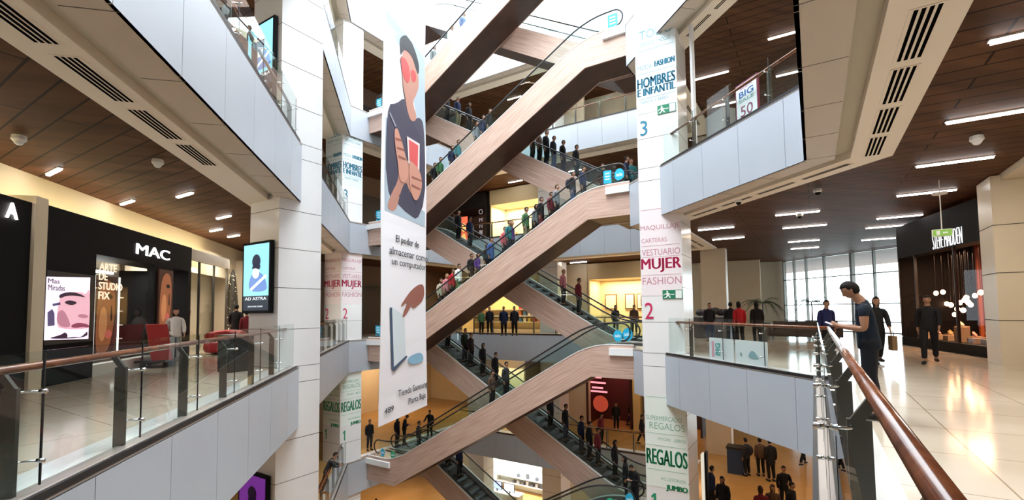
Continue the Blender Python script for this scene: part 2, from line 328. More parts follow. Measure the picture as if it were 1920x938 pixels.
# ------------------------------------------------------------------ escalators
T = (18.87-7.7); SL = H/T
def esc_profile(va, vb, za, zb, off, n=5):
    """line following the steps: flat at (va side, za), sloping, flat at (vb side, zb); off lifts it; rounded at both kinks"""
    P = []
    def pt(v):
        if va < vb: t = (v-va)/(vb-va)
        else: t = 0
        return za+(zb-za)*min(1, max(0, t))
    w = .9
    vs = [va-1.75, va-w]+[va-w+2*w*i/n for i in range(1, n+1)]+[vb-w+2*w*i/n for i in range(0, n+1)]+[vb+2.3]
    sl = (zb-za)/(vb-va)
    for v in vs:
        if abs(v-va) <= w: t = (v-va+w)/(2*w); z = za+sl*w*t*t
        elif abs(v-vb) <= w: t = (vb+w-v)/(2*w); z = zb-sl*w*t*t
        else: z = pt(v)
        P.append((v, z+off))
    return P
def escalator(u0, u1, va, vb, za, zb, label, group=None):
    """va is the end by the right-hand balconies, vb the one at the far left; za and zb their floor heights"""
    root = empty('escalator', W((u0+u1)/2, vb if zb < za else va, min(za, zb)), label, 'escalator', group)
    up_ = 1 if za > zb else -1
    ev, ez = W(0, 1)-W(0, 0), Vector((0, 0, 1)); eu = W(1, 0)
    ang = atan2(zb-za, vb-va); a_, b_ = va-1.78, vb+2.02
    TB = 1.2
    topl = [p for p in esc_profile(va, vb, za, zb, .1)]; topl[0] = (a_, topl[0][1]); topl[-1] = (b_, topl[-1][1])
    kb = .0
    bot = [(a_, za-TB), (va, za-TB), (vb, zb-TB), (b_, zb-TB)]
    outline = topl+list(reversed(bot))
    def uvof(v, z):
        return (v*cos(ang)+z*sin(ang), -v*sin(ang)+z*cos(ang))
    for uu, dd in ((u0, .05), (u1-.05, .05)):
        mb = MB()
        # cut in three fields so that the grain follows the slope and lies flat at the landings
        tl = [p for p in topl if p[0] < va]; ts = [p for p in topl if va <= p[0] <= vb]; te = [p for p in topl if p[0] > vb]
        def zt(v):
            for (v0, z0), (v1, z1) in zip(topl[:-1], topl[1:]):
                if v0 <= v <= v1: return z0+(z1-z0)*(v-v0)/(v1-v0)
        A = (va, zt(va)); B = (vb, zt(vb))
        f1 = tl+[A, (va, za-TB), (a_, za-TB)]; f2 = [A]+[p for p in ts if va < p[0] < vb]+[B, (vb, zb-TB), (va, za-TB)]; f3 = [B]+te+[(b_, zb-TB), (vb, zb-TB)]
        for fi, poly in enumerate((f1, f2, f3)):
            fu = (lambda v, z: (v, z)) if fi != 1 else uvof
            for us in (uu, uu+dd): mb.face([W(us, v, z) for v, z in poly], 0, [fu(v, z) for v, z in poly])
        for (p, q) in zip(outline, outline[1:]+outline[:1]):
            mb.face([W(uu, *p), W(uu, *q), W(uu+dd, *q), W(uu+dd, *p)], 0, [uvof(*p), uvof(*q), (uvof(*q)[0], uvof(*q)[1]+.05), (uvof(*p)[0], uvof(*p)[1]+.05)])
        part(mb, 'side_cladding', M['clad'], root)
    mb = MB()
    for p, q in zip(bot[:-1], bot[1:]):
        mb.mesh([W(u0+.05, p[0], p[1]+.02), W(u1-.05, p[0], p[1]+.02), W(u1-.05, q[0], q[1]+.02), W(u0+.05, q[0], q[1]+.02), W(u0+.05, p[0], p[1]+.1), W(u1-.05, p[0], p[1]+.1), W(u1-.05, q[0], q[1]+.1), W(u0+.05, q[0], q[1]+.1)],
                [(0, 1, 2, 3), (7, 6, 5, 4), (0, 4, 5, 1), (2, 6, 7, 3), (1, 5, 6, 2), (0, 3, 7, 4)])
    part(mb, 'underside', M['cladshade'], root)
    # white edge along the top of both sides
    for uu in (u0-.012, u1-.062):
        mb = MB()
        for p, q in zip(topl[:-1], topl[1:]):
            o = Vector((0, 0, 1))
            V = [W(uu, *p), W(uu+.075, *p), W(uu+.075, *q), W(uu, *q)]
            mb.mesh(V+[x+o*.035 for x in V], [(0, 1, 2, 3), (7, 6, 5, 4), (0, 4, 5, 1), (2, 6, 7, 3), (1, 5, 6, 2), (0, 3, 7, 4)])
        part(mb, 'edge_trim', M['edge'], root)
    # inner skirts / decks
    for uu in (u0+.06, u1-.30):
        mb = MB()
        for p, q in zip(topl[:-1], topl[1:]):
            V = [W(uu, p[0], p[1]-.03), W(uu+.24, p[0], p[1]-.03), W(uu+.24, q[0], q[1]-.03), W(uu, q[0], q[1]-.03)]
            o = Vector((0, 0, -.3)); mb.mesh(V+[x+o for x in V], [(0, 1, 2, 3), (7, 6, 5, 4), (0, 4, 5, 1), (2, 6, 7, 3), (1, 5, 6, 2), (0, 3, 7, 4)])
        part(mb, 'deck', M['dsteel'], root)
    # steps
    mb = MB(); st = .4; lo, hi = va-.4, vb+.4; n = int((hi-lo)/st); prof = esc_profile(va, vb, za, zb, 0, 6)
    def zst(v):
        for (v0, z0), (v1, z1) in zip(prof[:-1], prof[1:]):
            if v0 <= v <= v1: return z0+(z1-z0)*(v-v0)/max(1e-6, v1-v0)
        return za if v < va else zb
    for i in range(n):
        v = lo+i*st; z = zst(v+st/2)-.02; mb.ubox(u0+.31, u1-.31, v, v+st-.01, z-.3, z)
    part(mb, 'steps', M['step'], root)
    for q0, q1, zq in ((a_+.02, lo, za), (hi, b_-.02, zb)): mb = MB(); mb.ubox(u0+.05, u1-.05, q0, q1, zq-.12, zq); part(mb, 'landing_plate', M['ledge'], root)
    # white lip of the slab at both ends
    for q0, q1, zq in ((a_-.02, a_+.95, za), (b_-1.75, b_+.02, zb)): mb = MB(); mb.ubox(u0-.12, u0+.02, q0, q1, zq-.30, zq-.02); part(mb, 'white_lip', M['edge'], root)
    # glass sides, joints, handrails
    gl = [(v, z) for v, z in esc_profile(va, vb, za, zb, .1)]; gl = [p for p in gl if va-1.3 <= p[0] <= vb+1.3]
    gl = [(va-1.25, gl[0][1])]+gl+[(vb+1.35, gl[-1][1])]
    for uu in (u0+.2, u1-.2):
        mb = MB(); V = []
        for v, z in gl: V += [W(uu-.006, v, z), W(uu+.006, v, z), W(uu-.006, v, z+.82), W(uu+.006, v, z+.82)]
        Fs = []
        for i in range(len(gl)-1):
            a = 4*i; Fs += [(a, a+4, a+6, a+2), (a+1, a+3, a+7, a+5), (a+2, a+6, a+7, a+3)]
        Fs += [(0, 2, 3, 1), (len(V)-4, len(V)-3, len(V)-1, len(V)-2)]
        mb.mesh(V, Fs); part(mb, 'glass_side', M['gglass'], root)
        pts = [W(uu, v, z+.86) for v, z in gl]; a0, b0 = gl[0], gl[-1]
        def loop(c, s): return [W(uu, c[0]+s*.36*sin(t), c[1]+.50+.36*cos(t)) for t in [pi*i/8 for i in range(9)]]
        pts = list(reversed(loop(a0, -1)))+pts[1:-1]+loop(b0, 1)
        mb = MB(); mb.tube(pts, .036, 6); part(mb, 'handrail', M['black'], root, True)
    return root
FB0, FB1 = 18.0, 19.62; OB0, OB1 = 19.75, 21.37
names = ['lowest', 'second', 'third', 'fourth', 'topmost']
ESC_F = {}; ESC_O = {}
where = {-2: 'mostly below the bottom edge', -1: 'lowest whole one, under the banner end', 0: 'crowded with riders, ending above MUJER', 1: 'ending beside HOMBRES E INFANTIL', 2: 'cut by the top edge'}
for k in range(-2, 3):
    ESC_F[k] = escalator(FB0, FB1, 7.7, 18.87, (k+1)*H, k*H, 'wood-clad escalator rising rightwards, '+where[k], 'front bank of escalators')
where = {-2: 'going down beside the computer shop', -1: 'carrying the line of dark riders', 0: 'ending at two round blue stickers', 1: 'ending beside a square blue sticker', 2: 'uppermost, below a person in black'}
for k in range(-2, 3):
    ESC_O[k] = escalator(OB0, OB1, 7.1, 18.3, k*H, (k+1)*H, 'wood-clad escalator falling rightwards, '+where[k], 'rear bank of escalators')
def esc_z(bank, k, v):
    va, vb, za, zb = (7.7, 18.87, (k+1)*H, k*H) if bank == 'F' else (7.1, 18.3, k*H, (k+1)*H)
    return za+(zb-za)*min(1, max(0, (v-va)/(vb-va)))
# ------------------------------------------------------------------ balustrades
def balustrade(p0, p1, z, n_, label, first=.75, pitch=1.57, group=None, name='balustrade', post=True, hi=True, glass_top=1.2, cap0=False):
    """from p0 to p1 (XY) with the void on the left of the direction p0->p1 when n_=1"""
    p0, p1 = Vector(p0), Vector(p1); L = (p1-p0).length; d = (p1-p0)/L; nn = Vector((-d.y, d.x))*n_; up3 = Vector((0, 0, 1)); d3 = Vector((*d, 0)); n3 = Vector((*nn, 0))
    root = empty(name, (*(p0+d*L/2), z), label, 'balustrade', group)
    P = lambda s, o, h: Vector((*(p0+d*s+nn*o), z+h))
    # o: offset from the edge into the building is negative here
    mb = MB(); mb.tube([P(0, -.30, 1.05), P(L, -.30, 1.05)], .038, 10); part(mb, 'handrail', M['rail'], root, True)
    ss = []; s = first
    while s < L-.1: ss.append(s); s += pitch
    for s in ss:
        mb = MB(); mb.obox(P(s, -.24, .45), d3*.022, n3*.055, up3*.45)
        mb.obox(P(s, -.27, .955), d3*.02, (n3*-.05+up3*.075), (n3*.02+up3*.02))
        part(mb, 'post', M['dsteel'], root)
        if hi:
            for h in (.28, .86):
                mb = MB(); mb.tube([P(s+.02, -.205, h), P(s+.06, -.20, h), P(s+.07, -.18, h), P(s+.07, -.075, h)], .010, 6); mb.tube([P(s+.07, -.085, h), P(s+.07, -.03, h)], .019, 8)
                part(mb, 'glass_clamp', M['chrome'], root, True)
    ed = [0]+[s+.14 for s in ss]+[L]
    for a, b in zip(ed[:-1], ed[1:]):
        if b-a < .15: continue
        mb = MB(); mb.obox(P((a+b)/2, -.10, (glass_top+.06)/2), d3*((b-a)/2-.008), n3*.006, up3*((glass_top-.06)/2)); part(mb, 'glass_pane', M['glass'], root)
    for a in ed[1:-1]: mb = MB(); mb.obox(P(a, -.10, .62), d3*.007, n3*.007, up3*.56); part(mb, 'glass_joint', M['black'], root)
    mb = MB(); mb.obox(P(L/2, -.015, .0), d3*(L/2), n3*.02, up3*.035); part(mb, 'base_strip', M['black'], root)
    return root
G0 = 'balustrades around the void'
def bal(p0, p1, z, label, first=.75, **k): return balustrade(p0, p1, z, -1, label, first, group=G0, **k)
CR = Vector((ER, ER+sqrt(2)*VE)); dB = Vector((-S, -S)); dS = Vector((0, -1))
bal((EL, -1.4), (EL, 14.3), 0, 'glass balustrade with slim wooden handrail in front of the black makeup store', 1.47)
bal(CR-dS*5.9, CR+dS*.124, 0, 'glass balustrade with a slim handrail and two white posters behind it', 1.1)
bal(CR-dB*.124, CR+dB*12.6, 0, 'balustrade with thick varnished wooden handrail running from the near corner past the phone reader', 1.2, glass_top=1.24)
bal((EL, 5.0), (EL, 14.3), H, 'glass balustrade above the upper panels beside the wall screen', 1.2)
bal(CR-dS*5.9, CR+dS*.124, H, 'glass balustrade upstairs in front of the BIG SALE poster', 1.6)
bal(CR-dB*.124, CR+dB*3.0, H, 'short glass balustrade upstairs past the corner', 1.2)
bal((EL, 17.2), (EL, 26.6), 0, 'short balustrade behind the tall pillar, level with the pink MUJER sign', 1.2, hi=False)
bal((EL, 17.2), (EL, 26.6), H, 'short balustrade behind the tall pillar, one storey above MUJER', 1.2, hi=False)
bal((EL, 17.2), (EL, 26.6), 2*H, 'short glass balustrade behind the tall pillar, near the top edge', 1.2, hi=False)
bal((EL, 17.2), (EL, 26.6), -H, 'short glass balustrade that a bending person in dark clothes leans on', 1.2, hi=False)
for k, w in ((-1, 'above the computer shop'), (0, 'in front of the colourful toy shop'), (1, 'in front of the bright cream shop'), (2, 'near the top edge')):
    a, b = W(25.9, 20.9), W(25.9, 5.95)
    bal((a.x, a.y), (b.x, b.y), k*H, 'long balustrade at the back, '+w, 1.2, hi=False)
    a, b = W(25.8, 5.9), W(21.5, 5.9)
    bal((a.x, a.y), (b.x, b.y), k*H, 'balustrade beyond the escalator landings, '+w, 1.2, hi=False)
# ------------------------------------------------------------------ ceiling vents
M['void'] = mat('slot_void', (.004, .004, .004), 1, spec=0)
VG = 'slotted air vents in the cream ceiling bands'
def vent(p, d, nn, z, L, label, no=4):
    """p: middle of the vent (XY), d along, nn across"""
    r = empty('ceiling_vent', (*p, z), label, 'air vent', VG); d3 = Vector((*d, 0)); n3 = Vector((*nn, 0)); c = Vector((*p, z)); u3 = Vector((0, 0, 1))
    mb = MB(); w = .065*no+.03
    mb.obox(c+u3*-.004, d3*(L/2+.03), n3*(w/2+.02), u3*.004); part(mb, 'frame', M['band'], r)
    mb = MB()
    for i in range(no): mb.obox(c+n3*((i-(no-1)/2)*.068)+u3*-.010, d3*(L/2), n3*.019, u3*.003)
    part(mb, 'slots', M['void'], r)
vn = 0
for k, side in ((1, 'L'), (2, 'L'), (1, 'B'), (1, 'A'), (2, 'A'), (2, 'B'), (1, 'R'), (2, 'R'), (0, 'R')):
    z = k*H-TH
    for j in range(12):
        if side == 'L':
            if not (0 <= j < 6): continue
            y = 10.57-1.585*j; p, d, nn, no = (EL-1.16, y), (0, 1), (-1, 0), 4
            lab = ['%s slotted vent in the left-hand ceiling band, counted from the tall pillar' % w for w in ('nearest', 'second', 'third', 'fourth', 'fifth', 'sixth')][j]
            if k == 2: continue
        elif side == 'B':
            if j > 7: continue
            q = W(11.8-1.54*j, VE-1.22); p, d, nn, no = (q.x, q.y), (S, S), (S, -S), 4
            lab = ['%s four-slot vent from the far end of the ceiling band above the walkway' % w for w in ('first', 'second', 'third', 'fourth', 'fifth', 'sixth', 'seventh', 'eighth')][j]
            if k == 2 and j > 2: continue
            if k == 2: lab = 'upper storey '+lab
        elif side == 'A':
            if j > 3: continue
            p, d, nn, no = (ER+1.18, 9.2+1.55*j), (0, 1), (1, 0), 2
            lab = ['%s two-slot vent from the corner along the ceiling band behind the right pillar, %s' % (w, 'upper storey' if k == 2 else 'lower storey') for w in ('first', 'second', 'third', 'fourth')][j]
        else:
            if j > 4: continue
            q = W(19.0+1.55*j, 5.9-1.2); p, d, nn, no = (q.x, q.y), (S, S), (S, -S), 2
            lab = ['%s vent of the band beyond the right pillar on the %s storey' % (w, ('middle', 'upper', 'top')[k]) for w in ('first', 'second', 'third', 'fourth', 'fifth')][j]
        vent(p, d, nn, z, 1.27, lab, no)
# ------------------------------------------------------------------ lamp tubes in the wood ceilings
def lamp(u, v, z, L, label, dirv=(0, 1)):
    r = empty('ceiling_light', W(u, v, z), label, 'ceiling light', 'tube lights in the wood ceilings'); mb = MB()
    mb.ubox(u-.05, u+.05, v-L/2-.02, v+L/2+.02, z-.01, z+.02); part(mb, 'housing', M['white'], r)
    mb = MB(); mb.ubox(u-.035, u+.035, v-L/2, v+L/2, z-.045, z-.01); part(mb, 'diffuser', M['tube'], r)
ZC = 4.7+.065
# ------------------------------------------------------------------ lamps
ORD = ['first', 'second', 'third', 'fourth', 'fifth', 'sixth', 'seventh', 'eighth', 'ninth']
RL = [(11.15, -2.62, 1.0, 'largest, cut by the right edge'), (14.3, -2.8, 1.3, 'second largest, above the walkway'), (17.8, -2.85, 1.3, 'next beyond the two largest'), (22.0, -2.75, 1.3, 'before the hanging exit sign'), (24.4, -2.6, 1.3, 'just beyond the hanging exit sign'), (28.7, -2.75, 1.3, 'nearest the tall windows'),
      (19.0, .36, 1.3, 'nearer of the middle pair'), (22.3, .2, 1.5, 'farther of the middle pair'), (20.7, 3.25, 1.35, 'nearer of the pair behind the right pillar'), (24.0, 3.25, 1.35, 'farther of the pair behind the right pillar'), (27.2, .3, 1.3, 'small, faint, before the windows'), (30.5, .3, 1.3, 'smallest, closest to the window top'),
      (8.0, -2.62, 1.3, 'above the walkway outside the picture')]
FLR = {-1: 'storey below', 0: 'walkway storey', 1: 'one storey up', 2: 'top storey'}
for k in (-1, 0, 1, 2):
    for u, v, L, w in RL:
        if k != 0 and 'outside' in w: continue
        lamp(u, v, k*H+ZC, L, ('white tube lamp %s, %s' % (FLR[k], w)))
# left-hand ceiling: pixel-measured rods run along v
LL = [(5.9, -6.85, 'nearest the shop fascia'), (5.9, -5.2, 'hidden by the beam'), (0, 0, '')]
lft = [-7.76, 12.56, -7.87, 15.68, -5.89, 14.42, -5.99, 17.56, -7.20, 20.35, -7.05, 21.82]
lfn = ['lowest and farthest left', 'touching the bright shop fascia', 'by itself above the makeup store', 'upper of the pair by the wall screen', 'lower of the pair by the wall screen', 'farthest one before the tall pillar']
for k in (-1, 0, 1, 2):
    for i in range(6):
        x, y = lft[2*i], lft[2*i+1]; u, v = UV(x, y)
        lamp(u, v, k*H+ZC, .85, 'short tube lamp, left-hand ceiling, %s, %s' % (FLR[k], lfn[i]))
    for i in range(3):
        for j, u in enumerate((27.3, 29.8)):
            lamp(u, 8.5+5*i, k*H+ZC, 1.2, '%s tube lamp, %s row before the back shops, %s' % (ORD[i], ('front', 'rear')[j], FLR[k]))
# ------------------------------------------------------------------ area fills added under the hall ceilings to light floors and walls
for k in (-2, -1, 0, 1, 2):
    z = k*H+4.72
    for (u, v) in ((14.5, -2.2), (20, -1.5), (26, 0), (32, 0), (22, 3.3), (29, 9), (29, 15), (29, 20), (23, 1), (6, -2.4)):
        q = W(u, v, z); area('hall_fill', q, .25, 1.3, 20 if k > -1 else (42 if k == -1 else 90), WARM if k > -1 else (1, .66, .36), radians(45))
    if k in (0, 1):
        for (u, v) in ((5, -3.2), (9, -3.2), (13, -3.2)): area('hall_fill', W(u, v, z), .25, 1.3, 70, NEUT, radians(45))
    for y in (7, 12, 17, 22): area('hall_fill', (-5.8, y, z), .2, 1.2, 7, WARM, 0)
# skylight roof beams
rb = MB()
for j in range(9): rb.ubox(-2, 28, -2+3*j, -1.85+3*j, 21.5, 21.8)
for j in range(9): rb.ubox(1+3.3*j, 1.12+3.3*j, -3, 24, 21.55, 21.7)
struct(rb, 'trim_7', M['edge'])
# ------------------------------------------------------------------ art and lettering helpers
eU, eV, eZ = Vector((S, S, 0)), Vector((-S, S, 0)), Vector((0, 0, 1))
def ell(cx, cy, rx, ry, n=18): return [(cx+rx*cos(2*pi*i/n), cy+ry*sin(2*pi*i/n)) for i in range(n)]
ORG = {'face', 'cheek', 'cheek_light', 'lips', 'nostril', 'brow_and_hair', 'eye', 'nose', 'figure_back', 'figure_mask', 'figure_hair', 'printed_face', 'printed_hair', 'printed_ear', 'printed_hand', 'printed_lower_hand', 'printed_forearm', 'printed_jacket', 'printed_blue_glow', 'lower_figures', 'printed_sunglasses', 'drawing', 'screen_figure'}
def art(root, name, fn, polys, m, lift, t=.003, label=None):
    """flat printed shapes: fn(a, b, lift) -> world point"""
    mb = MB()
    for pts in polys:
        if name in ORG:
            for _ in range(2): pts = [q for i, (a, b) in enumerate(pts) for c, d in [pts[(i+1) % len(pts)]] for q in ((a*.75+c*.25, b*.75+d*.25), (a*.25+c*.75, b*.25+d*.75))]
        n = len(pts); V = [fn(a, b, lift) for a, b in pts]+[fn(a, b, lift+t) for a, b in pts]
        tt = geometry.tessellate_polygon([[Vector((a, b, 0)) for a, b in pts]])
        mb.mesh(V, [tuple(q) for q in tt]+[tuple(a+n for a in reversed(q)) for q in tt]+[(i, (i+1) % n, (i+1) % n+n, i+n) for i in range(n)])
    o = part(mb, name, m, root); 
    if label: o['label'] = label
    return o
def onU(u0): return lambda v, z, l: W(u0-l, v, z)      # seen from smaller u
def onV(v0): return lambda u, z, l: W(u, v0-l, z)
def onX(x0): return lambda y, z, l: Vector((x0+l, y, z))
# ------------------------------------------------------------------ the vinyl signs on the pillars
TXT = {1: ((.010, .19, .31), (.16, .34, .40), (.74, .83, .86)), 0: ((.60, .015, .10), (.55, .25, .32), (.88, .80, .82)), -1: ((.02, .30, .14), (.25, .48, .35), (.82, .90, .84))}
ROWS = {1: [('TODO', 4.62, 4.92, .10, .95, 1), ('DEPORTES Y HOGAR', 4.35, 4.5, .1, .9, 1), ('MODA', 3.52, 3.68, .03, .42, 1), ('FASHION', 3.52, 3.72, .48, .98, 0), ('HOMBRES', 2.86, 3.22, .02, .98, 0), ('E INFANTIL', 2.58, 2.84, .02, .98, 0), ('NINOS Y BEBES', 2.3, 2.4, .1, .8, 1), ('3', 1.17, 1.7, .06, .25, 0)],
        0: [('MAQUILLAJE', 4.17, 4.38, .0, .99, 1), ('CARTERAS', 3.78, 3.93, .02, .66, 1), ('VESTUARIO', 3.33, 3.55, .02, .98, 1), ('MUJER', 2.75, 3.23, .0, .99, 0), ('FASHION', 2.33, 2.58, .02, .99, 1), ('2', 1.16, 1.72, .06, .28, 0)],
        -1: [('SUPERMERCADO', 4.15, 4.3, .02, .9, 1), ('REGALOS', 3.86, 4.08, .1, .96, 1), ('HOGAR   LIBROS', 3.5, 3.6, .3, .98, 1), ('REGALOS', 2.68, 3.2, .01, .99, 0), ('ACCESORIOS', 2.2, 2.3, .35, .95, 1), ('JUMBO', 1.86, 2.08, .48, .98, 0), ('1', 1.2, 1.72, .1, .26, 0)]}
def pillar_sign(fn, a0, a1, k, label, exd, en):
    """a0 the left-hand end of the face, a1 the right-hand end"""
    z0 = k*H; c1, c2, cb = TXT[k]; w = abs(a1-a0); sg = 1 if a1 > a0 else -1
    r = empty('pillar_sign', fn((a0+a1)/2, z0+1.1, .0), label, 'sign', 'storey signs on the pillars')
    art(r, 'backing_sheet', fn, [[(a0, z0+1.95), (a1, z0+1.95), (a1, z0+4.95), (a0, z0+4.95)]], flat('sign_sheet_%d' % k, cb, rough=.3), .004)
    for s, b, t, x0, x1, ci in ROWS[k]:
        if s == '1': art(r, 'numeral', fn, [[(a0+sg*w*a_, z0+b_) for a_, b_ in ((.16, b), (.22, b), (.22, t), (.17, t), (.10, t-.10), (.10, t-.17), (.16, t-.12))]], flat('sign_ink_%d_0' % k, c1), .009); continue
        mb = MB()
        for sh in ((0, .012, -.012, .02) if ci == 0 and len(s) > 1 else (0,)): put_text(mb, s, fn(a0+sg*x0*w, z0+b, .009)+exd*sh, exd, eZ, (x1-x0)*w, t-b, en, .003, .0)
        part(mb, 'lettering', flat('sign_ink_%d_%d' % (k, ci), (c1, c2)[ci]), r)
    for zz in (4.93,)+{1: (4.2, 3.38, 2.47), 0: (3.67, 3.28, 2.66), -1: (3.72, 3.32, 2.52)}[k]: mb = MB(); mb.obox(fn((a0+a1)/2, z0+zz, .009), exd*(w*.48), eZ*.006, en*.002); part(mb, 'ruled_line', flat('sign_ink_%d_%d' % (k, 1), c2), r)
for k, cl, num in ((1, 'blue', '3 with HOMBRES E INFANTIL'), (0, 'pink', '2 with MUJER'), (-1, 'green', '1 with REGALOS')):
    pillar_sign(onU(16.3), 5.0, 3.66, k, '%s sign numbered %s on the right-hand pillar' % (cl, num), -eV, -eU)
    pillar_sign(onV(21.0), 16.33, 17.62, k, '%s sign %s on the bright face of the far pillar' % (cl, num), eU, -eV)
    pillar_sign(onU(16.29), 22.37, 21.05, k, '%s sign %s on the shaded side of the far pillar' % (cl, num), -eV, -eU)
def exit_sign(fn, a0, a1, z0, z1, label, exd, en):
    r = empty('exit_sign', fn((a0+a1)/2, z0, 0), label, 'exit sign', 'green emergency exit signs on the right pillar'); w = abs(a1-a0); h = z1-z0; sg = 1 if a1 > a0 else -1
    P = lambda a, b: (a0+sg*a*w, z0+b*h)
    art(r, 'sign_plate', fn, [[P(0, 0), P(1, 0), P(1, 1), P(0, 1)]], flat('exit_green', (.01, .20, .10)), .01, .012)
    art(r, 'white_field', fn, [[P(.66, .06), P(.97, .06), P(.97, .94), P(.66, .94)]], flat('exit_white', (.85, .9, .87)), .022)
    art(r, 'running_figure', fn, [ell(*P(.24, .80), .03, .035, 8), [P(.14, .62), P(.30, .70), P(.34, .45), P(.22, .42)], [P(.22, .46), P(.34, .45), P(.42, .12), P(.35, .12), P(.30, .34), P(.18, .12), P(.06, .12), P(.08, .2), P(.16, .22)], [P(.30, .66), P(.46, .50), P(.44, .44), P(.3, .56)], [P(.14, .62), P(.02, .45), P(.05, .40), P(.17, .55)]], flat('exit_white', (0, 0, 0)), .023)
    art(r, 'arrow', fn, [[P(.46, .55), P(.60, .55), P(.60, .46), P(.46, .46)]], flat('exit_white', (0, 0, 0)), .023)
exit_sign(onU(16.3), 4.30, 3.68, 8.19, 8.50, 'green exit sign below HOMBRES E INFANTIL', -eV, -eU)
exit_sign(onU(16.3), 4.30, 3.65, 1.83, 2.13, 'green exit sign below MUJER', -eV, -eU)
# ------------------------------------------------------------------ the long banner
BO = Vector((-.683, 13.148, 0)); bE = Vector((sin(radians(27)), cos(radians(27)), 0)); bN = Vector((cos(radians(27)), -sin(radians(27)), 0))
onB = lambda s, z, l: BO+bE*s+eZ*z+bN*(l+.02*sin(z*.9+s))
ban = empty('hanging_banner', BO+eZ*-1.5, 'long white printed banner hanging down the void, with a man holding a red phone', 'banner')
mb = MB(); zs = [-1.53+(20.6+1.53)*i/40 for i in range(41)]
V = []; 
for z in zs: V += [onB(.0+.012*(z+1.5), z, 0), onB(2.94-.005*z, z, 0), onB(2.94-.005*z, z, -.012), onB(.0+.012*(z+1.5), z, -.012)]
Fs = []
for i in range(40):
    a = 4*i
    for j in range(4): Fs.append((a+j, a+(j+1) % 4, a+4+(j+1) % 4, a+4+j))
Fs += [(0, 3, 2, 1), (160, 161, 162, 163)]
mb.mesh(V, Fs); part(mb, 'cloth', flat('banner_cloth', (.87, .86, .90), rough=.55), ban)
SKN = flat('print_skin', (.50, .24, .18)); SKD = flat('print_skin_dark', (.30, .10, .07)); NAV = flat('print_jacket', (.055, .05, .085)); HAI = flat('print_hair', (.02, .022, .03))
art(ban, 'printed_background', onB, [[(0.29, 10.06), (1.45, 10.10), (2.87, 9.96), (2.81, 4.26), (0.27, 4.30)]], flat('print_sky', (.42, .52, .60)), .006)
art(ban, 'printed_jacket', onB, [[(0.31, 7.31), (0.83, 7.53), (1.35, 7.97), (1.53, 7.66), (1.81, 7.36), (2.42, 7.81), (2.82, 7.63), (2.77, 4.27), (0.30, 4.32)]], NAV, .010)
art(ban, 'printed_face', onB, [[(1.21, 9.27), (1.45, 9.53), (1.92, 9.56), (2.22, 9.20), (2.38, 9.15), (2.38, 8.71), (2.15, 8.37), (1.88, 8.04), (2.26, 7.64), (1.78, 7.35), (1.49, 7.65), (1.39, 7.99), (1.21, 8.37)]], SKN, .014)
art(ban, 'printed_ear', onB, [[(1.08, 9.05), (1.25, 9.21), (1.28, 8.93), (1.11, 8.91)]], SKD, .018)
art(ban, 'printed_hair', onB, [[(1.08, 9.51), (1.11, 9.69), (1.45, 9.97), (1.77, 10.03), (2.15, 9.82), (2.42, 9.51), (2.38, 9.15), (2.22, 9.20), (1.92, 9.53), (1.45, 9.50), (1.25, 9.34), (1.11, 9.10)]], HAI, .018)
art(ban, 'printed_sunglasses', onB, [[(1.11, 9.04), (1.31, 9.18), (1.52, 9.18), (1.70, 9.04), (1.74, 8.75), (1.59, 8.48), (1.38, 8.51), (1.18, 8.66)], [(1.77, 8.99), (1.96, 9.13), (2.18, 9.11), (2.18, 8.86), (1.96, 8.69), (1.81, 8.79)]], flat('print_red_lens', (.62, .07, .07)), .020)
art(ban, 'printed_forearm', onB, [[(1.02, 5.89), (2.41, 6.37), (2.07, 5.11), (1.71, 5.14), (1.46, 5.46), (1.13, 5.00), (0.90, 4.36), (0.32, 4.35), (0.65, 4.89), (1.03, 5.34)]], SKN, .014)
art(ban, 'printed_phone', onB, [[(1.49, 6.81), (2.38, 6.88), (2.34, 5.97), (1.60, 6.02)]], flat('print_phone_white', (.80, .72, .72)), .017)
art(ban, 'printed_phone_screen', onB, [[(1.60, 6.75), (2.26, 6.79), (2.22, 6.04), (1.67, 6.11)]], flat('print_phone_red', (.70, .10, .10)), .021)
art(ban, 'printed_hand', onB, [[(0.70, 6.73), (0.89, 6.85), (1.05, 6.65), (1.19, 6.51), (1.36, 6.21), (1.53, 6.01), (1.63, 5.63), (1.32, 5.31), (1.06, 5.35), (0.93, 5.91), (0.80, 6.18)], [(1.63, 6.13), (1.89, 6.12), (2.41, 5.99), (2.57, 5.54), (2.22, 4.97), (1.89, 5.00), (1.67, 5.40)]], flat('print_skin_light', (.62, .30, .22)), .024)
art(ban, 'printed_fingers', onB, [[(0.77, 6.52), (1.15, 6.59), (1.19, 6.54), (0.80, 6.45)], [(0.86, 6.28), (1.29, 6.35), (1.32, 6.29), (0.89, 6.23)], [(0.96, 6.06), (1.39, 6.10), (1.43, 6.05), (0.99, 5.99)], [(1.81, 5.68), (2.49, 5.73), (2.49, 5.68), (1.81, 5.62)], [(1.81, 5.43), (2.41, 5.43), (2.37, 5.37), (1.81, 5.35)]], SKD, .028)
art(ban, 'printed_stylus', onB, [[(0.43, 7.10), (0.49, 7.14), (0.83, 6.88), (0.77, 6.83)]], flat('print_grey', (.30, .32, .40)), .017)
art(ban, 'printed_lower_hand', onB, [[(2.80, 2.37), (2.80, 1.89), (2.11, 1.61), (1.96, 1.77), (1.34, 1.31), (1.20, 1.36), (1.61, 1.80), (1.40, 1.73), (1.20, 1.65), (1.14, 1.68), (1.47, 1.91), (1.82, 2.14), (2.41, 2.37)], [(1.82, 1.66), (2.11, 1.74), (2.56, 1.98), (2.41, 1.74), (2.03, 1.58)]], SKD, .010)
